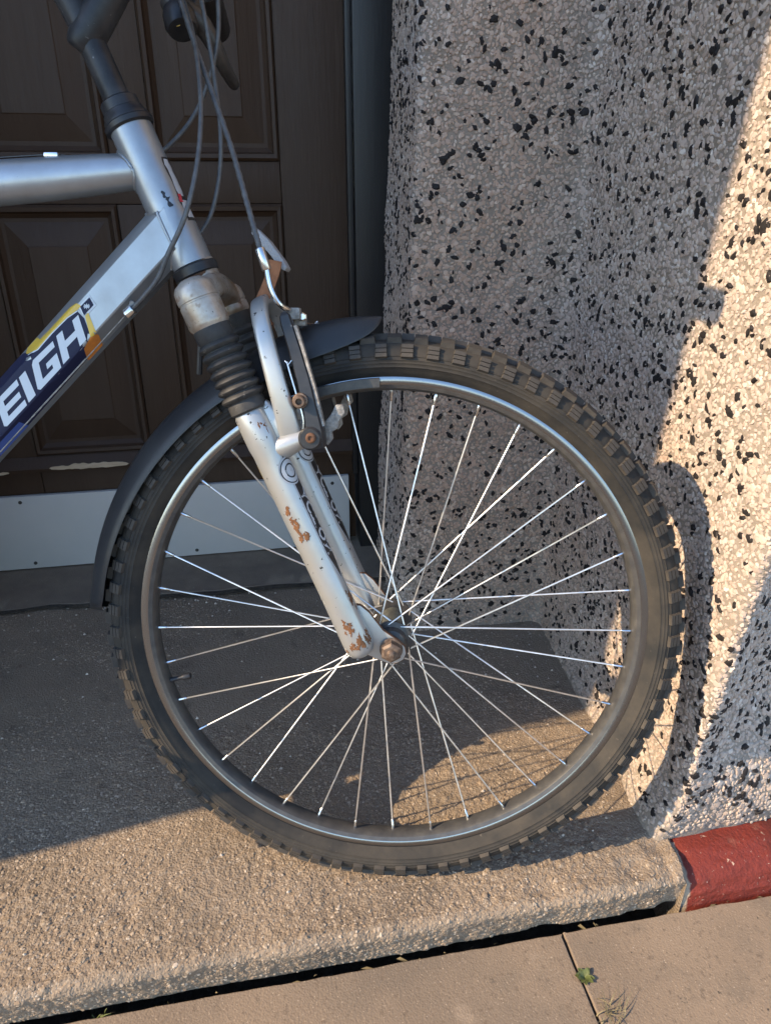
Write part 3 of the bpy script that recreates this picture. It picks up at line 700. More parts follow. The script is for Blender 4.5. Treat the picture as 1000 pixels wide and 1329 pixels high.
# --- suspension fork
AX = Vector((-.39, .92, 0)).normalized()          # steering axis, pointing up
fork = bp('fork', tube([(-.1855, .362, .0), (-.2, .395, 0)], .0165, 20), crownm)         # steerer root
legs = {}
for s in (1, -1):
    top_ = Vector((-.1395, .2515, s * .060)); bot_ = Vector((-.0292, -.006, s * .0575)); ld = (bot_ - top_); LL = ld.length
    prof = [(-.002, .0150), (.002, .0163), (.020, .0168), (.033, .0168), (.041, .0158), (.06, .0158), (.12, .0156), (.20, .0152), (LL - .020, .0160), (LL - .010, .0156), (LL - .004, .0130), (LL - .001, .008), (LL, 0)]
    leg = bp('fork_leg', lathe(prof, top_, bot_, 32), silver2, fork, 50); legs[s] = (top_, ld.normalized(), LL)
    # drop-out plate: painted steel with rusty rim
    poly = [(-.046, .050), (-.033, .049), (-.0235, .041), (-.0085, .0205), (.0085, .0085), (.0150, .0015), (.0165, -.0060), (.0135, -.0135), (.006, -.0180), (-.003, -.0185), (-.012, -.0150), (-.0215, -.0105), (-.034, -.006), (-.046, .012)]
    z0 = s * .0475
    V, F = prism(poly, min(z0, z0 + s * .0048), max(z0, z0 + s * .0048), .0008)
    dI = []
    for f in F:
        a_, b_, c_ = V[f[0]], V[f[1]], V[f[2]]; nn_ = (b_ - a_).cross(c_ - a_); dI.append(0 if abs(nn_.z) > .97 * nn_.length else 1)
    bp('dropout', (V, F), [silver2, rusty], fork, 40, None, dI)
    # rubber boot with bellows
    b0 = Vector((-.1742, .3330, s * .0585)) if s > 0 else Vector((-.1797, .3460, s * .0585)); b1 = Vector((-.1395, .2530, s * .060)); BL = (b1 - b0).length
    prof = [(0, .0150), (.001, .0182), (.011, .0186), (.013, .0175)]
    nb_ = 7
    for k in range(nb_):
        c = .0145 + (BL - .0145 - .012) * k / nb_; w = (BL - .0265) / nb_; rb = .0192 + .0012 * k / nb_
        prof += [(c + w * .05, rb - .0022), (c + w * .28, rb + .0010), (c + w * .5, rb + .0019), (c + w * .72, rb + .0010), (c + w * .95, rb - .0022)]
    prof += [(BL - .0115, .0178), (BL - .010, .0186), (BL - .002, .0186), (BL, .0165)]
    bp('fork_boot', lathe(prof, b0, b1, 32), bootm, fork, 40)
    # crown socket that clamps the stanchion
    c0_ = Vector((-.1905, .3720, s * .0580)); c1_ = Vector((-.1735, .3315, s * .0585)) if s > 0 else Vector((-.1790, .3445, s * .0585))
    CL = (c1_ - c0_).length
    bp('crown_socket', lathe([(-.004, .010), (0, .0165), (.004, .0192), (.012, .0200), (.016, .0198), (.0165, .0190), (.018, .0190), (.0185, .0198), (CL - .006, .0200), (CL - .003, .0196), (CL - .001, .0180), (CL + .004, .0165)], c0_, c1_, 28), crownm, fork, 40)
# crown bridge
cross = [(math.copysign(abs(math.cos(a)) ** .5, math.cos(a)) * .017, math.copysign(abs(math.sin(a)) ** .5, math.sin(a)) * .0125) for a in [2 * math.pi * k / 20 for k in range(20)]]
P = []
V = []; F = []
ax2 = AX; ay2 = Vector((AX.y, -AX.x, 0))
zsn = [-.056, -.046, -.034, -.02, 0, .02, .034, .046, .056]
for zc in zsn:
    lift = .010 * (1 - (zc / .056) ** 2); wide = 1.0 + .18 * (1 - (zc / .056) ** 2)
    cc = Vector((-.1858, .3605, zc)) + AX * lift
    for a, b in cross: V.append(cc + ay2 * a * wide + ax2 * b)
F = [(i * 20 + k, i * 20 + (k + 1) % 20, (i + 1) * 20 + (k + 1) % 20, (i + 1) * 20 + k) for i in range(len(zsn) - 1) for k in range(20)]
bp('crown_bridge', (V, F), crownm, fork, 50, recalc=True)
# brake arch: a flat painted hoop from leg to leg over the tyre, with a boss each side
hp = [(-.0985, .2230, .0600), (-.1035, .2480, .0640), (-.1120, .2820, .0655), (-.1205, .3160, .0630), (-.1270, .3400, .0540), (-.1310, .3530, .0380), (-.1325, .3580, .016)]
hp = hp + [(x, y, -z) for x, y, z in reversed(hp)]
Q = resample(hp, 49); V = []; F = []
sec = [(math.copysign(abs(math.cos(a)) ** .6, math.cos(a)) * .0086, math.copysign(abs(math.sin(a)) ** .6, math.sin(a)) * .0055) for a in [2 * math.pi * k / 18 for k in range(18)]]
for i, p in enumerate(Q):
    tt = (Q[min(i + 1, 48)] - Q[max(i - 1, 0)]).normalized()
    a = Vector((.92, .39, 0)); a = (a - tt * a.dot(tt)).normalized(); b = tt.cross(a)
    wsc = 1.0 + .55 * (abs(i - 24) / 24) ** 5
    for u, w in sec: V.append(p + a * u * wsc + b * w)
F = [(i * 18 + k, i * 18 + (k + 1) % 18, (i + 1) * 18 + (k + 1) % 18, (i + 1) * 18 + k) for i in range(48) for k in range(18)]
F += [tuple(range(17, -1, -1)), tuple(48 * 18 + k for k in range(18))]
bp('brake_arch', (V, F), silver2, fork, 50)
for s in (1, -1):
    bp('brake_boss', tube(resample([(-.124, .2140, s * .0565), (-.108, .2190, s * .0595), (-.094, .2250, s * .061), (-.081, .2290, s * .061)], 12), [.0110, .0122, .0128, .0130, .0126, .0119, .0113, .0105, .0098, .0094, .0091, .0090], 20), silver2, fork, 45)

for s in (1, -1):
    web = [(-.1330, .2500), (-.1235, .2660), (-.1130, .2560), (-.1060, .2400), (-.0985, .2330), (-.0880, .2345), (-.0870, .2190), (-.0980, .2105), (-.1120, .2060), (-.1240, .2200)]
    bp('arch_web', prism(web, min(s * .0545, s * .0655), max(s * .0545, s * .0655), .0042), silver2, fork, 60)
# --- printed fork decals, wrapped onto each leg (geometry that follows the tube)
def wrap_leg(s, along, ang, lift=.0003):
    top_, ld, LL = legs[s]
    n0 = Vector((0, 0, 1)); n0 = (n0 - ld * n0.dot(ld)).normalized(); f0 = Vector((1, .42, 0)); f0 = (f0 - ld * f0.dot(ld)).normalized()
    r = float(np.interp(along, [0, .034, .040, .12, .20, LL], [.0163, .0163, .0158, .0156, .0152, .0160])) + lift
    return top_ + ld * along + (n0 * math.cos(ang) + f0 * math.sin(ang)) * r
def leg_patch(name, s, fn, n, m, k, lift):
    V = []; F = []
    for i in range(n):
        a0, a1, l = fn(i / (n - 1))
        for j in range(k): V.append(wrap_leg(s, l, a0 + (a1 - a0) * j / (k - 1), lift))
    return bp(name, (V, grid_faces(n, k)), m, fork, 60)
font_curve = bpy.data.curves.new('decal_text', 'FONT')
def text_mesh(body, size):
    c = font_curve.copy(); c.body = body; c.size = size; c.resolution_u = 2; c.offset = size * .025
    o = bpy.data.objects.new('t', c); COL.objects.link(o)
    dg = bpy.context.evaluated_depsgraph_get(); me = o.evaluated_get(dg).to_mesh()
    V = [v.co.copy() for v in me.vertices]; F = [list(p.vertices) for p in me.polygons]
    o.evaluated_get(dg).to_mesh_clear(); bpy.data.objects.remove(o); return V, F
for s in (1, -1):
    # black pointed strip along the front of the leg, its pale outline, round emblem and lettering
    def strip(u, pad=0):
        l = .050 + .140 * u; w = .36 * (1 - max(0, (u - .78) / .22)) + pad
        return (1.28 - w, 1.28 + w * 1.5, l)
    leg_patch('decal_outline', s, lambda u: strip(u, .07), 24, decalgrey, 10, .00025)
    leg_patch('decal_strip', s, lambda u: strip(u), 24, decalblack, 10, .00045)
    for r0, r1, m_, lf in ((0, .0125, decalgrey, .0006), (0, .0112, decalblack, .0008), (.0066, .0102, decalgrey, .0010), (0, .0052, decalgrey, .0010)):
        V = []; F = []; n = 28
        for k in range(n):
            a = 2 * math.pi * k / n
            for rr in (max(r0, .0004), r1): V.append(wrap_leg(s, .066 + rr * math.cos(a) * 1.15, 1.06 + rr * math.sin(a) / .0158, lf))
        F = [(2 * k, 2 * k + 1, 2 * ((k + 1) % n) + 1, 2 * ((k + 1) % n)) for k in range(n)]
        bp('decal_emblem', (V, F), m_, fork, 60)
    TV, TF = text_mesh('ACTION', .0150)
    V = [wrap_leg(s, .088 + v.x * 1.28, 1.28 + .36 - (v.y - .0) / .0158, .0008) for v in TV]
    bp('decal_lettering', (V, TF), decalgrey, fork, 60)
def rust_patch(s, l0, l1, a0, a1, seed):
    V = []; n = 22
    for i in range(n):
        u = i / (n - 1); env = max(0, math.sin(math.pi * u)) ** .6; c = (a0 + a1) / 2 + .5 * (a1 - a0) * 1.2 * float(fbm(u * 4, seed, 101, 3)); w = (a1 - a0) / 2 * env * (.55 + 1.1 * abs(float(fbm(u * 9, seed + 5, 103, 3))))
        for j in range(5): V.append(wrap_leg(s, l0 + (l1 - l0) * u, c + w * (-1 + j / 2), .0003 + .0002 * (j in (1, 2, 3))))
    bp('rust_patch', (V, grid_faces(n, 5)), rustm, fork, 60)
rustm = pm('flaking_rust', (.19, .080, .028), .9, 0, var=(160, .15, (.09, .040, .018)), bump=(260, .6, .001, 5))
rr_n = random.Random(21)
for l0, l1, a0, a1, n_ in ((.098, .122, -.44, -.16, 7), (.112, .134, -.32, -.04, 7), (.129, .137, -.20, .26, 6), (.228, .247, -.25, .15, 7), (.234, .245, .22, .45, 3), (.20, .262, .95, 1.40, 9), (.246, .268, .2, 1.3, 12), (.258, .2665, -1.1, .6, 12), (.010, .024, .4, .8, 4)):
    for k in range(n_):
        l_ = rr_n.uniform(l0, l1); a_ = rr_n.uniform(a0, a1); dl = rr_n.uniform(.0015, .0055); da = rr_n.uniform(.05, .15)
        rust_patch(1, l_ - dl, min(l_ + dl, .2672), a_ - da, a_ + da, rr_n.randint(1, 90))
for s in (1,):
    leg_patch('decal_stripe', s, lambda u: (-1.30, -1.20, .050 + .03 * u), 6, yellow, 3, .0003)

# --- front mudguard: crowned plastic blade, widest behind the fork and drawn to a point in front
def guard(name, a0, a1, n, rad, halfw, drop, endsharp, parent=None):
    K = 15; V = []
    for i in range(n):
        u = i / (n - 1); a = R(a0 + (a1 - a0) * u); r = rad(u); hw = halfw(u)
        er = Vector((math.cos(a), math.sin(a), 0))
        for j in range(K):
            w = -1 + 2 * j / (K - 1)
            V.append(er * (r - drop(u) * abs(w) ** 2.4) + Vector((0, 0, hw * w)))
    F = grid_faces(n, K); m = len(V)
    V += [Vector((v.x, v.y, v.z)) * 1.0 - Vector((v.x, v.y, 0)).normalized() * .0018 for v in V]
    F += [tuple(m + q for q in reversed(f)) for f in grid_faces(n, K)]
    for i in range(n - 1):
        for j in (0, K - 1): a = i * K + j; F.append((a, a + K, m + a + K, m + a))
    for j in range(K - 1):
        for i in (0, n - 1): a = i * K + j; F.append((a, a + 1, m + a + 1, m + a))
    return bp(name, (V, F), guardm, parent, 45, recalc=True)
def hw_front(u): return max(.0006, .031 * (1 - max(0, (u - .40) / .60) ** 2.6) ** .75)
gf = guard('front_mudguard', 119, 92.2, 40, lambda u: .3400 + .0085 * math.sin(min(1, u * 1.25) * 1.4) - .004 * u ** 3, hw_front, lambda u: .0310 * (hw_front(u) / .031) ** .8, True)
def hw_rear(u): return .0305 * (1 - .22 * max(0, (u - .75) / .25) ** 2) * (1 - .75 * max(0, (u - .955) / .045) ** 2)
guard('rear_blade', 116, 176.8, 70, lambda u: .3400 + .0045 * u ** 2 + .004 * max(0, (u - .9) / .1) ** 2, hw_rear, lambda u: .0255 - .006 * u ** 3, False, gf)
bp('guard_stay', tube([(-.190, .356, .012), (-.197, .330, .010), (-.203, .285, .006)], .003, 8), black, gf)

# --- front V-brake
brake = empty('front_brake', bike, WF @ Matrix.Translation((-.08, .23, .06)))
for s in (1, -1):
    # arm: tapered bar with a raised back, leaning in towards the top
    A0 = Vector((-.0735, .2240, s * .0660)); A1 = Vector((-.1030, .3420, s * .0560)); d = (A1 - A0).normalized(); fr = Vector((0, 0, s)).cross(d).normalized() * s
    ou = Vector((0, 0, s)); ou = (ou - d * ou.dot(d)).normalized(); fr = d.cross(ou) * (1 if s > 0 else -1)
    V = []; F = []
    st = [(-.006, .0065, .005), (0, .0088, .0075), (.012, .0092, .0085), (.03, .0078, .0080), (.06, .0070, .0070), (.092, .0062, .0060), (.116, .0058, .0055), (.1235, .0050, .0045), (.127, .0025, .002)]
    sq = [(1, .55), (.75, 1), (-.75, 1), (-1, .55), (-1, -.55), (-.75, -1), (.75, -1), (1, -.55)]
    for l, w, tk in st:
        bow = .0025 * math.sin(min(1, max(0, l / .12)) * math.pi)
        for a, b in sq: V.append(A0 + d * l + fr * (a * w + bow) + ou * b * tk)
    m = 8
    F = [(i * m + k, i * m + (k + 1) % m, (i + 1) * m + (k + 1) % m, (i + 1) * m + k) for i in range(len(st) - 1) for k in range(m)] + [tuple(range(7, -1, -1)), tuple(len(V) - 8 + k for k in range(8))]
    bp('brake_arm', (V, F), black, brake, 25, recalc=True)
    V2 = []
    for l in (.014, .05, .09, .112):
        w = .0078 - l * .02
        V2 += [A0 + d * l + fr * (w + .0030 + .0025 * math.sin(l / .12 * math.pi)) + ou * .0052, A0 + d * l + fr * (w + .0030 + .0025 * math.sin(l / .12 * math.pi)) - ou * .0052]
    n_ = len(V2); V2 += [v - fr * .0028 for v in V2]
    F2 = []
    for i in range(3):
        a = 2 * i; F2 += [(a, a + 1, a + 3, a + 2), (a, a + 2, n_ + a + 2, n_ + a), (a + 1, n_ + a + 1, n_ + a + 3, a + 3)]
    F2 += [(0, n_, n_ + 1, 1), (6, 7, n_ + 7, n_ + 6)]
    bp('arm_edge', (V2, F2), alloy, brake, 30, recalc=True)
    # pivot, bolt, return spring, pad carrier and pad
    bp('pivot_collar', lathe([(-.012, .0110), (-.004, .0116), (.002, .0116), (.0045, .0095)], (-.0795, .2290, s * .0720), (-.0795, .2290, s * 2), 22), black, brake)
    bp('pivot_bolt', lathe([(0, .0052), (.002, .0050), (.003, .0036), (.0031, .0024), (.0018, .0022), (.0017, 0)], (-.0785, .2300, s * .0762), (-.0785, .2300, s * 2), 14), rusty, brake, 30)
    bp('return_spring', tube(resample([(-.087, .2330, s * .0705), (-.086, .248, s * .0715), (-.0925, .272, s * .0700), (-.0985, .292, s * .0672), (-.1010, .301, s * .0655)], 16), .0011, 6), steel, brake)
    bp('spring_hook', tube([(-.1030, .3020, s * .0660), (-.0995, .2985, s * .0675), (-.0965, .3025, s * .0665)], .0007, 6), steel, brake)
    bp('pad_holder', lathe([(-.020, .0085), (.000, .0088), (.006, .0082), (.008, .0060)], (-.0855, .2640, s * .058), (-.0855, .2640, s * 2), 16), greasy, brake)
    bp('pad_nut', lathe([(.0045, .0076), (.0120, .0074), (.0125, .0060), (.0185, .0058), (.0195, .0050), (.0197, .0032), (.014, .0030), (.0138, 0)], (-.0885, .2650, s * .062), (-.0875, .2640, s * 2), 16), nutm, brake, 30)
    pv = []
    for k in range(14):
        a = R(119 - 26 * k / 13); er = Vector((math.cos(a), math.sin(a), 0))
        for rr, oo in ((.2748, .0150), (.2838, .0150), (.2838, .0255), (.2748, .0255)): pv.append(er * rr + Vector((0, 0, s * oo)))
    pf = [(i * 4 + k, i * 4 + (k + 1) % 4, i * 4 + 4 + (k + 1) % 4, i * 4 + 4 + k) for i in range(13) for k in range(4)] + [(0, 1, 2, 3), (52, 53, 54, 55)]
    bp('brake_pad', (pv, pf), greasy, brake, 30, recalc=True)
    # corroded link plate hanging behind the arm
    poly = [(-.0700, .2240), (-.0640, .2200), (-.0590, .2260), (-.0600, .2330), (-.0540, .2370), (-.0520, .2460), (-.0470, .2520), (-.0490, .2600), (-.0560, .2600), (-.0610, .2500), (-.0680, .2420)]
    bp('link_plate', prism(poly, min(s * .050, s * .058), max(s * .050, s * .058), .001), alloy, brake, 40)
# noodle, ferrule, clamp and frayed inner wire
bp('noodle_ferrule', lathe([(0, .0042), (.001, .0047), (.0195, .0047), (.0205, .0040)], (-.1262, .4045, .050), (-.1200, .3838, .050), 16), steel, brake)
bp('noodle', tube(resample([(-.1204, .3850, .050), (-.1180, .3715, .050), (-.1135, .3600, .049), (-.1085, .3530, .046), (-.1020, .3490, .036), (-.0985, .3470, .020)], 24), .0027, 10), steel, brake)
bp('cable_clamp', join(box(-.108, -.092, .340, .3515, .022, .036, .002), box(-.100, -.088, .334, .346, .012, .024, .002)), alloy, brake, 40)
bp('clamp_bolt', lathe([(0, .0042), (.004, .0042), (.005, .003)], (-.0905, .3430, .024), (-.0905, .3430, 1), 6), steel, brake, 30)
bp('wire_end', tube(resample([(-.098, .346, .02), (-.0935, .3400, .010), (-.088, .3365, .004), (-.0805, .3360, .002)], 12), .0009, 6), rusty, brake)
bp('wire_cap', tube([(-.0815, .3355, .002), (-.0785, .3385, .002)], .0016, 8), steel, brake)
strapm = pm('orange_rust_strap', (.30, .125, .055), .8, 0, var=(90, .15, (.20, .075, .03)), bump=(240, .4, .001, 4))
# reflector on a rusty strap
strap = resample([(-.117, .396, .004), (-.119, .387, .004), (-.125, .372, .004), (-.1335, .3535, .004), (-.1310, .3430, .006), (-.1270, .333, .008)], 18)
V = []; F = []
for i, p in enumerate(strap):
    tt = (strap[min(i + 1, 17)] - strap[max(i - 1, 0)]).normalized(); a = Vector((-tt.y, tt.x, 0)) ; 
    for u, w in ((.0062, .0012), (-.0062, .0012), (-.0062, -.0012), (.0062, -.0012)): V.append(p + a * u + Vector((0, 0, w + .016)))
F = [(i * 4 + k, i * 4 + (k + 1) % 4, i * 4 + 4 + (k + 1) % 4, i * 4 + 4 + k) for i in range(17) for k in range(4)] + [(0, 1, 2, 3), (68, 69, 70, 71)]
refl = bp('front_reflector', prism([(-.1410, .4220), (-.1365, .4275), (-.1245, .4160), (-.1105, .3975), (-.1065, .3900), (-.1090, .3868), (-.1130, .3890), (-.1240, .4030), (-.1310, .4100)], -.010, .016, .0012), reflm, None, 40)
bp('reflector_strap', (V, F), strapm, refl, 30, recalc=True)
bp('strap_bolt', lathe([(0, .005), (.004, .005), (.0045, .0035), (.008, .0035)], (-.1268, .3345, .008), (-.1268, .3345, 1), 6), rusty, refl, 30)

# --- frame: head tube, top tube, faceted down tube, rest of the bicycle
bframe = bp('bike_frame', lathe([(-.001, .0190), (0, .0206), (.010, .0206), (.130, .0206), (.1355, .0206), (.1365, .0190)], (-.2569, .5175, 0), (-.2040, .3919, 0), 36), silver, None, 40)   # head tube
ht0 = Vector((-.2569, .5175, 0)); htd = (Vector((-.2040, .3919, 0)) - ht0).normalized()
# top tube, ovalised towards the head
V = []; F = []
st = [(-.2400, .4812, .0170, .0168), (-.262, .4795, .0172, .0170), (-.30, .4765, .0190, .0175), (-.345, .4730, .0205, .0178), (-.40, .4692, .0215, .018), (-.60, .455, .0205, .018), (-.80, .441, .0185, .017)]
for x, y, ra, rb in st:
    for k in range(28):
        a = 2 * math.pi * k / 28; V.append((x + .02 * math.sin(a) * .07, y + ra * math.sin(a), rb * math.cos(a)))
F = [(i * 28 + k, i * 28 + (k + 1) % 28, i * 28 + 28 + (k + 1) % 28, i * 28 + 28 + k) for i in range(len(st) - 1) for k in range(28)]
bp('top_tube', (V, F), silver, bframe, 50, recalc=True)
du_ = Vector((.7225, .6914, 0)); dp_ = Vector((-.6914, .7225, 0)); dc = Vector((-.236, .416, 0))
def DT(s, p, o): return dc + du_ * s + dp_ * p + Vector((0, 0, o))
hexs = [(.0240, .0075), (.0225, .0095), (.0130, .0200), (.0115, .0207), (-.0180, .0207), (-.0195, .0200), (-.0270, .0095), (-.0285, .0075)]
hexs = hexs + [(p, -o) for p, o in reversed(hexs)]
V = []; ss = [.022, -.02, -.15, -.3, -.45, -.585]
for s_ in ss:
    for p, o in hexs: V.append(DT(s_ + (.012 * p / .02 if s_ > 0 else 0), p, o))
F = [(i * 16 + k, i * 16 + (k + 1) % 16, i * 16 + 16 + (k + 1) % 16, i * 16 + 16 + k) for i in range(5) for k in range(16)]
bp('down_tube', (V, F), silver, bframe, 25, recalc=True)
# weld beads round the joints
def bead(name, pts, r):
    Q = resample(pts + [pts[0]], len(pts) * 4)
    bp(name, tube(Q, [r * (.85 + .3 * ((i * 7) % 5) / 4) for i in range(len(Q))], 8), silver, bframe, 60)
pts = []
for k in range(16):
    a = 2 * math.pi * k / 16; z = .0178 * math.cos(a); hx = math.sqrt(max(0, .0208 ** 2 - z * z)); yy = .4795 + .0180 * math.sin(a)
    cxx = ht0.x + (yy - ht0.y) * htd.x / htd.y; pts.append((cxx - hx / abs(htd.y) * .98, yy, z))
bead('weld_bead', pts, .0017)
pts = []
for p, o in hexs:
    z = max(-.0199, min(.0199, o)); hx = math.sqrt(max(0, .0208 ** 2 - z * z))
    q = DT(0, p, o); pl = (q - ht0).dot(Vector((-htd.y, htd.x, 0)))
    # slide along the tube until it meets the head tube surface
    nrm = Vector((htd.y, -htd.x, 0)); dist_ = (q - ht0).dot(nrm); tgt = hx if nrm.dot(Vector((-1, 0, 0))) > 0 else -hx
    tt = (tgt - dist_) / du_.dot(nrm); pts.append(tuple((q + du_ * tt)[:2]) + (o * 1.0,))
bead('weld_bead', pts, .0014)
# remnants of the head badge
def onhead(s_, a, lift): 
    n0 = Vector((0, 0, 1)); f0 = htd.cross(n0)
    if f0.x < 0: f0 = -f0
    return ht0 + htd * s_ + (n0 * math.cos(a) + f0 * math.sin(a)) * (.0206 + lift)
def head_patch(name, s0, s1, a0, a1, m, n=10, seed=0, lift=.0003):
    V = []
    for i in range(n):
        u = i / (n - 1)
        e0 = a0 + .10 * float(fbm(u * 6, seed, 91, 3)); e1 = a1 + .16 * float(fbm(u * 6, seed + 3, 93, 3))
        for j in range(5): V.append(onhead(s0 + (s1 - s0) * u, e0 + (e1 - e0) * j / 4, lift))
    bp(name, (V, grid_faces(n, 5)), m, bframe, 60)
head_patch('badge_outline', .036, .098, 1.02, 1.75, decalblack, 16, 1, .0002)
head_patch('badge_scrap', .038, .074, 1.09, 1.55, decalgrey, 14, 2, .0004)
head_patch('badge_scrap', .078, .095, 1.06, 1.6, decalgrey, 8, 5, .0004)
head_patch('badge_scrap', .072, .080, .98, 1.20, red, 6, 7, .0006)
head_patch('paint_chip', .066, .073, .30, .40, decalblack, 6, 9)
head_patch('paint_chip', .073, .082, .36, .52, decalblack, 8, 11)
# printed down tube graphics on the flat street side facet
def flat(name, poly, m, lift, o=.0207):
    bm = bmesh.new(); bm.faces.new([bm.verts.new(DT(s_, p, o + lift)) for s_, p in poly])
    bmesh.ops.triangulate(bm, faces=bm.faces); bm.verts.index_update()
    V = [v.co.copy() for v in bm.verts]; F = [[v.index for v in f.verts] for f in bm.faces]; bm.free()
    me = mesh(name, V, F, m, None); return obj(name, me, bframe, WF)
def chamfer_pt(s_, p, lift):
    """follow the facets: street face, upper and lower chamfers"""
    prof_ = [(-.0285, .0075), (-.0270, .0095), (-.0195, .0200), (-.0180, .0207), (.0115, .0207), (.0130, .0200), (.0225, .0095), (.0240, .0075)]
    o = float(np.interp(p, [q[0] for q in prof_], [q[1] for q in prof_])); return DT(s_, p, o) + Vector((0, 0, lift * .8)) + dp_ * (lift * .8 if p > .012 else (-lift * .8 if p < -.0185 else 0))
def wrap_poly(name, sa, fn, m, lift, n=30, k=24):
    """fn(s) -> (p0, p1)"""
    V = []
    for i in range(n):
        s_ = sa[0] + (sa[1] - sa[0]) * i / (n - 1); p0, p1 = fn(s_)
        for j in range(k): V.append(chamfer_pt(s_, p0 + (p1 - p0) * j / (k - 1), lift))
    return bp(name, (V, grid_faces(n, k)), m, bframe, 30)
def lerp(x, a, b): return float(np.interp(x, a, b))
# navy ground of the lettering
wrap_poly('decal_ground', (-.56, -.107), lambda s_: (lerp(s_, [-.56, -.24, -.131, -.117, -.107], [-.0282, -.0282, -.0270, -.0205, -.002]), lerp(s_, [-.56, -.185, -.178, -.160, -.12, -.107], [.0236, .0236, .0165, .0115, .0105, .0078])), navy, .0003, 60)
wrap_poly('decal_blue_band', (-.56, -.2390), lambda s_: (-.0283, lerp(s_, [-.30, -.2390], [-.0210, -.0215])), blue, .0005)
def letter(ch, quad, lift=.0006):
    g = .27
    strokes = {'H': [[(0, 0), (g, 0), (g, 1), (0, 1)], [(1 - g, 0), (1, 0), (1, 1), (1 - g, 1)], [(g, .38), (1 - g, .38), (1 - g, .62), (g, .62)]],
               'I': [[(0, 0), (1, 0), (1, 1), (0, 1)]],
               'E': [[(.06, .0), (1, 0), (1, .22), (g, .22), (g, 1), (.10, 1), (0, .92), (0, .08)], [(g, .78), (1, .78), (1, 1), (g, 1)], [(g, .40), (.92, .40), (.92, .61), (g, .61)]],
               'G': [[(.08, 0), (1, 0), (1, .22), (g, .22), (g, 1), (.10, 1), (0, .90), (0, .10)], [(g, .78), (1, .78), (1, 1), (g, 1)], [(1 - g, .45), (1, .45), (1, .78), (1 - g, .78)], [(.52, .45), (1 - g, .45), (1 - g, .64), (.52, .64)]],
               'L': [[(0, 0), (g, 0), (g, 1), (0, 1)], [(g, .76), (1, .76), (1, 1), (g, 1)]],
               'A': [[(0, 1), (0, .12), (.08, 0), (1, 0), (1, .22), (g, .22), (g, 1)], [(1 - g, .22), (1, .22), (1, 1), (1 - g, 1)], [(g, .52), (1 - g, .52), (1 - g, .72), (g, .72)]],
               'R': [[(0, 0), (1, 0), (1, .22), (g, .22), (g, 1), (0, 1)], [(1 - g, .22), (1, .22), (1, .62), (1 - g, .62)], [(g, .44), (1 - g, .44), (1 - g, .62), (g, .62)], [(.50, .62), (.80, .62), (1, 1), (.70, 1)]]}[ch]
    TL, TR, BR, BL = [Vector((*q, 0)) for q in quad]
    def q(u, v): w = (TL * (1 - u) + TR * u) * (1 - v) + (BL * (1 - u) + BR * u) * v; return (w.x, w.y)
    V = []; F = []
    for st in strokes:
        bm = bmesh.new(); bm.faces.new([bm.verts.new(DT(*q(u, v), .0207 + lift)) for u, v in st])
        bmesh.ops.triangulate(bm, faces=bm.faces); bm.verts.index_update(); o = len(V)
        V += [v.co.copy() for v in bm.verts]; F += [[v.index + o for v in f.verts] for f in bm.faces]; bm.free()
    bp('decal_letter', (V, F), white, bframe, None)
LQ = {'H': [(-.1411, .0062), (-.1089, .0042), (-.1215, -.0172), (-.1575, -.0170)], 'G': [(-.1798, .0075), (-.1475, .0055), (-.1614, -.0175), (-.1983, -.0172)],
      'I': [(-.2016, .0062), (-.1913, .0062), (-.2025, -.0172), (-.2140, -.0172)], 'E': [(-.2385, .0078), (-.2047, .0067), (-.2175, -.0175), (-.2536, -.0170)]}
for ch, q in LQ.items(): letter(ch, q)
for k, ch in enumerate('LAR'):
    dx = -.0455 * (k + 1); letter(ch, [(s_ + dx, p) for s_, p in LQ['E']])
yl = [(-.1019, .0128), (-.1105, .0150), (-.1438, .0160), (-.1595, .0175), (-.1570, .0215), (-.1735, .0215), (-.1793, .0195), (-.1790, .0150), (-.1655, .0112), (-.1427, .0116), (-.1196, .0105), (-.1062, .0079), (-.1003, .0078)]
wrap_poly('decal_swoosh', (-.1795, -.1003), lambda s_: (lerp(s_, [-.1795, -.176, -.1655, -.1427, -.1196, -.1062, -.1003], [.0172, .0150, .0112, .0116, .0105, .0079, .0078]), lerp(s_, [-.1795, -.176, -.1600, -.1585, -.1438, -.1105, -.1019, -.1003], [.0195, .0222, .0222, .0170, .0160, .0152, .0128, .0100])), yellow, .0006, 60)
wrap_poly('decal_swoosh_line', (-.1780, -.1070), lambda s_: (lerp(s_, [-.178, -.1655, -.1427, -.1196, -.107], [.0142, .0102, .0106, .0095, .0069]), lerp(s_, [-.178, -.1655, -.1427, -.1196, -.107], [.0150, .0112, .0116, .0105, .0079])), white, .0007, 40, 4)
flat('decal_outline', [(-.1030, .0096), (-.0862, .0090), (-.0885, -.0022), (-.1000, -.0020), (-.1010, -.0004), (-.1055, .0004)], white, .0004)
flat('decal_square', [(-.1014, .0079), (-.0876, .0074), (-.0901, -.0004), (-.1049, -.0001)], navy, .0006)
st = []
for k in range(16):
    a = 2 * math.pi * k / 16; r = .0030 if k % 2 == 0 else .0012; st.append((-.0962 + r * math.cos(a) * 1.15, .0036 + r * math.sin(a)))
flat('decal_star', st, yellow if False else white, .0008)
wrap_poly('decal_edge', (-.1395, -.0985), lambda s_: (lerp(s_, [-.1395, -.131, -.118, -.1003, -.0985], [-.0283, -.0282, -.0282, -.0030, -.0012]) if s_ < -.1100 else lerp(s_, [-.11, -.1003, -.0985], [-.0215, -.0024, -.0012]), lerp(s_, [-.1395, -.1309, -.1169, -.1048, -.0985], [-.0275, -.0205, -.0190, -.0012, -.0008])), yellow, .00045, 40, 12)
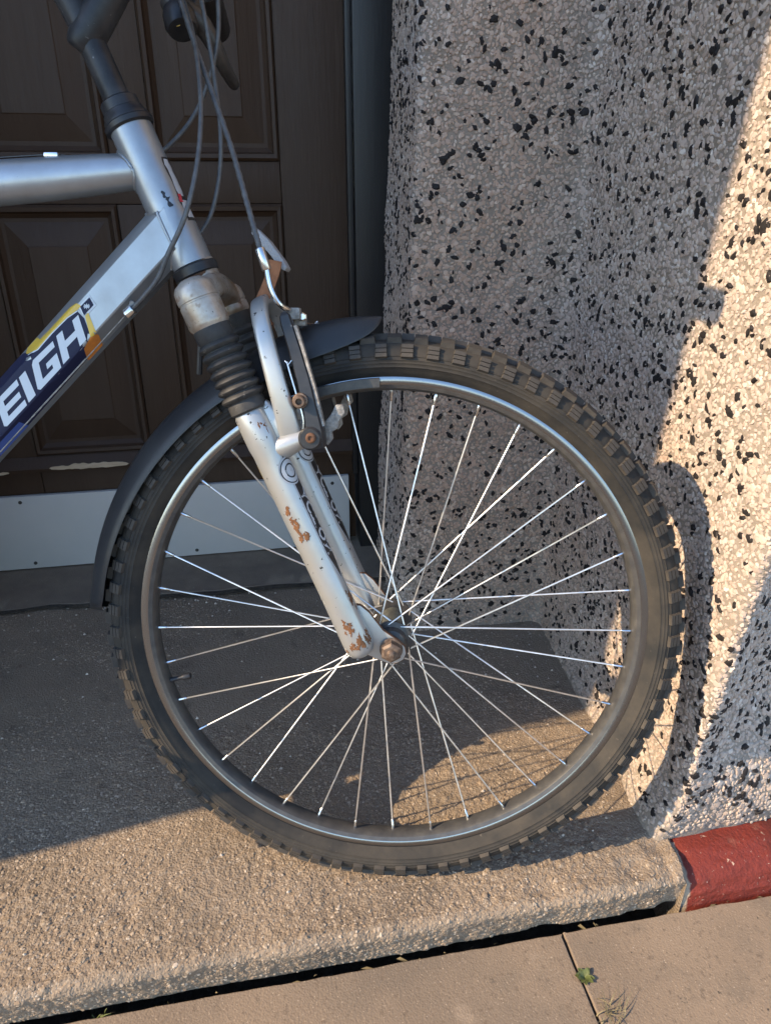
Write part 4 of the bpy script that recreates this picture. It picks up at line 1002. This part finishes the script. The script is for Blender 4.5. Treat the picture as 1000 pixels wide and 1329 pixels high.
wrap_poly('decal_orange', (-.1395, -.1098), lambda s_: (lerp(s_, [-.1395, -.1316, -.1175, -.1098], [-.0284, -.0284, -.0284, -.0215]), lerp(s_, [-.1395, -.1309, -.1169, -.1098], [-.0270, -.0205, -.0182, -.0200])), orange, .0007, 24, 10)
wrap_poly('decal_pinstripe', (-.56, -.1400), lambda s_: (-.0262, -.0254), white, .0008, 12, 3)
wrap_poly('decal_shade', (-.0, -.0), lambda s_: (0, .0001), navy, -.001, 2, 2) if False else None
# cable stop on the underside edge of the down tube
cs = DT(-.060, -.0265, .016)
bp('cable_stop', lathe([(0, .0048), (.001, .0053), (.009, .0053), (.010, .0044)], Vector((-.2590, .3500, .0270)), Vector((-.2725, .3390, .0262)), 14), steel, bframe)
bp('cable_guide', tube([(-.262, .3555, .020), (-.2600, .3540, .026)], .003, 8), silver, bframe)
# hanging bare wire along the lower edge
bp('bare_wire', tube(resample([(-.268, .3430, .0262), (-.34, .274, .0255), (-.45, .169, .024), (-.62, .0, .02)], 20), .0006, 6), alloy, bframe)
bp('top_guide', box(-.343, -.329, .4925, .4965, -.004, .006, .001), steel, bframe, 40)
bp('top_wire', tube([(-.343, .4945, .004), (-.60, .481, .004), (-.78, .47, .004)], .0007, 6), greasy, bframe)

# headset and lower race
hs = bp('headset', lathe([(0, .0215), (.0015, .0238), (.006, .0240), (.0075, .0225), (.0105, .0222), (.013, .0205), (.0165, .0198), (.0175, .0186), (.026, .0184), (.0275, .0170), (.0285, .0150)], ht0 - htd * -.0005, ht0 - htd * 1, 36), black, None, 30)
lr = ht0 + htd * .1370
bp('lower_race', lathe([(0, .0222), (.0012, .0234), (.0090, .0230), (.0100, .0212)], lr, lr + htd, 36), black, hs, 30)
bp('race_seat', lathe([(.0098, .0195), (.0120, .0190), (.0140, .0172), (.0175, .0165)], lr, lr + htd, 28), rusty, hs, 30)
# stem, handlebar, grips
q0 = ht0 - htd * .028
stem = bp('stem', tube([q0, q0 - htd * .05, q0 - htd * .085, q0 - htd * .115, q0 - htd * .122], [.0128, .0130, .0145, .0175, .0130], 24), stemm, None, 60)
e0 = q0 - htd * .085
bp('stem_extension', tube(resample([(-.3000, .5850, 0), (-.2900, .5995, 0), (-.2700, .6265, 0), (-.2450, .6600, 0), (-.2150, .6820, 0)], 14), [.0120, .0145, .0160, .0165, .0165, .0163, .0160, .0157, .0153, .0150, .0147, .0143, .0140, .0140], 20), stemm, stem, 60)
bc = Vector((-.2050, .6920, 0))
bp('bar_clamp', lathe([(0, .017), (.001, .0185), (.043, .0185), (.044, .017)], bc - Vector((0, 0, .022)), bc + Vector((0, 0, 1)), 28), stemm, stem)
barP = resample([bc + Vector((-.035, .018, -.300)), bc + Vector((-.014, .010, -.16)), bc + Vector((0, 0, -.05)), bc + Vector((0, 0, .05)), bc + Vector((-.014, .010, .16)), bc + Vector((-.035, .018, .300))], 40)
bar = bp('handlebar', tube(barP, .0118, 18), black)
for s in (0, -1):
    seg_ = barP[:9] if s == 0 else barP[-9:]
    bp('grip', tube(seg_, .0165, 18), saddlem, bar)
# far side brake lever and shifter pod that hang below the bar
lv = bp('brake_lever', tube(resample([(-.2400, .670, -.105), (-.2300, .6580, -.105), (-.2130, .6480, -.110), (-.2000, .6280, -.120), (-.1945, .6130, -.135), (-.192, .606, -.17)], 20), [.0150, .0155, .0158, .0155, .0150, .0140, .0128, .0118, .0108, .0100, .0094, .0089, .0085, .0082, .0080, .0078, .0075, .0072, .007, .006], 16), greasy, bar)
bp('shifter_pod', lathe([(0, .010), (.002, .0150), (.008, .0170), (.020, .0175), (.026, .0150), (.028, .010)], (-.2330, .6560, -.098), (-.2270, .6380, -.090), 26), black, bar)
bp('lever_clamp', lathe([(0, .015), (.001, .017), (.02, .017), (.021, .015)], (bc.x - .008, bc.y + .006, -.115), (bc.x - .008, bc.y + .006, -1), 22), black, bar)
bp('pod_bracket', tube([(bc.x - .008, bc.y + .004, -.125), (-.22, .655, -.105)], .009, 12), black, bar)
bp('pod_ring', lathe([(0, .0055), (.0008, .0055), (.001, .0046), (.0002, .0040)], (-.2290, .6390, -.0795), (-.2240, .634, .1), 20), yellow, bar)
# cables
def cable(name, pts, r, m=cablem, ribs=False):
    Q = resample(pts, 60 if not ribs else 160)
    rr = [r * (1.0 if not ribs else (1.06 if (i // 2) % 2 else .94)) for i in range(len(Q))]
    return bp(name, tube(Q, rr, 10), m, None, 50)
cable('front_brake_cable', [(-.2250, .680, -.090), (-.218, .650, -.060), (-.202, .602, -.050), (-.186, .565, -.030), (-.158, .500, .010), (-.140, .448, .035), (-.129, .414, .048), (-.1258, .403, .050)], .0027, cablem, True)
cable('gear_cable', [(-.222, .660, -.085), (-.208, .622, -.060), (-.196, .578, -.030), (-.188, .530, .000), (-.188, .480, .025), (-.199, .435, .035), (-.218, .400, .035), (-.230, .379, .032), (-.246, .362, .0295), (-.261, .3485, .027)], .0024)
cable('gear_cable', [(-.205, .690, -.065), (-.197, .649, -.060), (-.191, .608, -.060), (-.187, .570, -.060), (-.182, .528, -.050), (-.185, .488, -.050), (-.195, .450, -.048), (-.209, .426, -.042), (-.232, .400, -.034), (-.262, .368, -.027)], .0024)
cable('rear_brake_cable', [(-.185, .695, -.070), (-.183, .653, -.070), (-.185, .619, -.070), (-.195, .584, -.070), (-.211, .551, -.068), (-.230, .525, -.060), (-.252, .505, -.048), (-.29, .494, -.030), (-.335, .4945, -.0)], .0024)
# rest of the bicycle, towards the left
BB = Vector((-.652, -.012, 0)); ST = Vector((-.800, .455, 0)); RH = Vector((-1.085, 0, 0))
bp('seat_tube', tube([BB, ST], .0165, 20), silver, bframe)
bp('bottom_bracket', lathe([(0, .022), (.001, .0235), (.069, .0235), (.07, .022)], BB - Vector((0, 0, .035)), BB + Vector((0, 0, 1)), 24), silver, bframe)
for s in (1, -1):
    bp('chain_stay', tube([BB + Vector((-.02, 0, s * .022)), RH + Vector((.12, 0, s * .055)), RH + Vector((0, 0, s * .066))], .0095, 12), silver, bframe)
    bp('seat_stay', tube([ST + Vector((.01, -.03, s * .016)), RH + Vector((.06, .11, s * .055)), RH + Vector((0, 0, s * .066))], .0080, 12), silver, bframe)
seat = bp('seat_post', tube([ST - Vector((0, .03, 0)), ST + Vector((-.040, .130, 0))], .0135, 16), steel)
V = []; F = []
for i in range(16):
    u = i / 15; x = -.70 - .27 * u; hw = .018 + .055 * max(0, (u - .25) / .75) ** 1.2
    for k in range(13):
        w = -1 + 2 * k / 12; V.append((x, .615 - .035 * abs(w) ** 3 - .012 * math.sin(u * 3.1), hw * w))
m = len(V); F = grid_faces(16, 13); V += [(x, y - .02, z * .96) for x, y, z in V]; F += [tuple(m + q for q in reversed(f)) for f in grid_faces(16, 13)]
for i in range(15):
    for j in (0, 12): a = i * 13 + j; F.append((a, a + 13, m + a + 13, m + a))
for j in range(12):
    for i in (0, 15): a = i * 13 + j; F.append((a, a + 1, m + a + 1, m + a))
bp('saddle', (V, F), saddlem, seat, 50, recalc=True)
TR = Matrix.Translation(RH)
V, F, _ = ring(tp, 72); rt_ = bp('rear_tyre', (V, F), rubber, None, 50, TR)
V, F, I = ring(rp, 72, mi); rr_ = bp('rear_rim', (V, F), [rimsilver, rimblack], None, 30, TR, I)
bp('rear_hub', lathe([(0, .012), (.03, .024), (.034, .016), (.10, .016), (.104, .030), (.13, .03), (.135, .01)], (0, 0, -.066), (0, 0, 1), 20), hubm, rr_, 35, TR)
for i in range(36):
    a = R(10 * i); sd = 1 if i % 2 else -1; ha = a + R(60 if i % 4 < 2 else -60)
    bp('rear_spoke', tube([(.27 * math.cos(a), .27 * math.sin(a), 0), (.021 * math.cos(ha), .021 * math.sin(ha), sd * .033)], .001, 5), spokem, rr_, 60, TR)
crank = bp('chainring', lathe([(0, .085), (.003, .085)], BB + Vector((0, 0, -.050)), BB + Vector((0, 0, 1)), 40), black)
for s, q in ((1, 1), (-1, -1)):
    e_ = BB + Vector((.168 * q, -.066 * q, s * .082))
    bp('crank_arm', tube([BB + Vector((0, 0, s * .055)), e_], .014, 10), black, crank)
    zc = s * .044
    cage = [box(-.050, .050, -.014, .014, zc + o_ - .004, zc + o_ + .004, .001) for o_ in (-.042, .042)]
    cage += [box(o_ - .005, o_ + .005, -.013, .013, zc - .0375, zc + .0375, .001) for o_ in (-.046, .046)]
    cage += [box(-.022, .022, -.012, .012, zc - .0375, zc + .0375, .003)]
    cage = [([Matrix.Translation(e_) @ Matrix.Rotation(R(58), 4, 'Z') @ v for v in V_], F_) for V_, F_ in cage]
    bp('pedal', join(*cage), black, crank, 40)

# ------------------------------------------------------------------ weeds and dry litter in the joints
def blades(name, x, y, n, h, spread, m, label, cat, seed, lean=(0, 0), width=.0012, z=-.062):
    rd = random.Random(seed); V = []; F = []
    for k in range(n):
        a = rd.uniform(0, 6.283); l = h * rd.uniform(.5, 1.1); ox, oy = rd.gauss(0, spread * .25), rd.gauss(0, spread * .25)
        dx, dy = math.cos(a) * spread * rd.uniform(.3, 1) + lean[0], math.sin(a) * spread * rd.uniform(.3, 1) + lean[1]
        o = len(V); w = width * rd.uniform(.7, 1.3); nx_, ny_ = -dy, dx; q = math.hypot(nx_, ny_) or 1; nx_, ny_ = nx_ / q * w, ny_ / q * w
        for i in range(5):
            u = i / 4; px, py, pz = x + ox + dx * u * u, y + oy + dy * u * u, z + l * (u - .35 * u * u)
            ww = (1 - u) ** .7
            V += [(px - nx_ * ww, py - ny_ * ww, pz), (px + nx_ * ww, py + ny_ * ww, pz + .0002)]
        F += [(o + 2 * i, o + 2 * i + 2, o + 2 * i + 3, o + 2 * i + 1) for i in range(4)]
    return obj(name, mesh(name, V, F, m, None), None, None, dict(label=label, category=cat))
def rosette(name, x, y, n, r, m, label, seed, z=-.058):
    rd = random.Random(seed); V = []; F = []
    for k in range(n):
        a = k * 2.4 + rd.uniform(-.4, .4); l = r * rd.uniform(.5, 1.1); up_ = rd.uniform(.3, 1.1)
        d = Vector((math.cos(a), math.sin(a), 0)); s_ = Vector((-d.y, d.x, 0)); o = len(V)
        for i in range(6):
            u = i / 5; w = l * .30 * math.sin(math.pi * min(1, u * .9 + .08)); p = Vector((x, y, z)) + d * l * u + Vector((0, 0, l * up_ * (u - .55 * u * u) + .004))
            V += [p - s_ * w, p + Vector((0, 0, -w * .25)), p + s_ * w]
        for i in range(5):
            for j in range(2): q = o + 3 * i + j; F.append((q, q + 1, q + 4, q + 3))
    return obj(name, mesh(name, V, F, m, 60), None, None, dict(label=label, category='weed'))
rosette('weed', .3225, .478, 34, .0105, greenm, 'small leafy green weed growing in the joint between paving slabs', 3)
blades('dry_grass', .330, .436, 26, .020, .030, strawm, 'flattened tuft of dry grass in the slab joint below the green weed', 'dry grass', 5, (.008, .004), .0009, -.056)
blades('grass_tuft', -.2270, .5370, 14, .024, .014, greenm, 'green grass tuft in the dark gap at the foot of the step, bottom left', 'grass', 8, (.004, -.006), .0016, -.070)
V = []; F = []
rd = random.Random(11)
for k in range(70):
    x = rd.uniform(-.35, .62); y = .5385 + rd.gauss(0, .0022); z = -.068 + rd.uniform(-.010, .010); a = rd.gauss(0, .9); l = rd.uniform(.003, .014) if rd.random() < .4 else rd.uniform(.001, .004); w = rd.uniform(.0004, .0012)
    o = len(V); c, s_ = math.cos(a) * l, math.sin(a) * l * .5; hz = rd.uniform(-.002, .003)
    V += [(x - c, y - s_, z), (x - c * .2, y - s_ + w, z + .001), (x + c, y + s_, z + hz), (x + c * .2, y + s_ - w, z + .0012 + hz)]
    F += [(o, o + 1, o + 2), (o, o + 2, o + 3)]
obj('joint_litter', mesh('joint_litter', V, F, strawm, None), None, None, dict(kind='stuff', label='dry stalks and crumbs lying in the gap below the step', category='litter'))
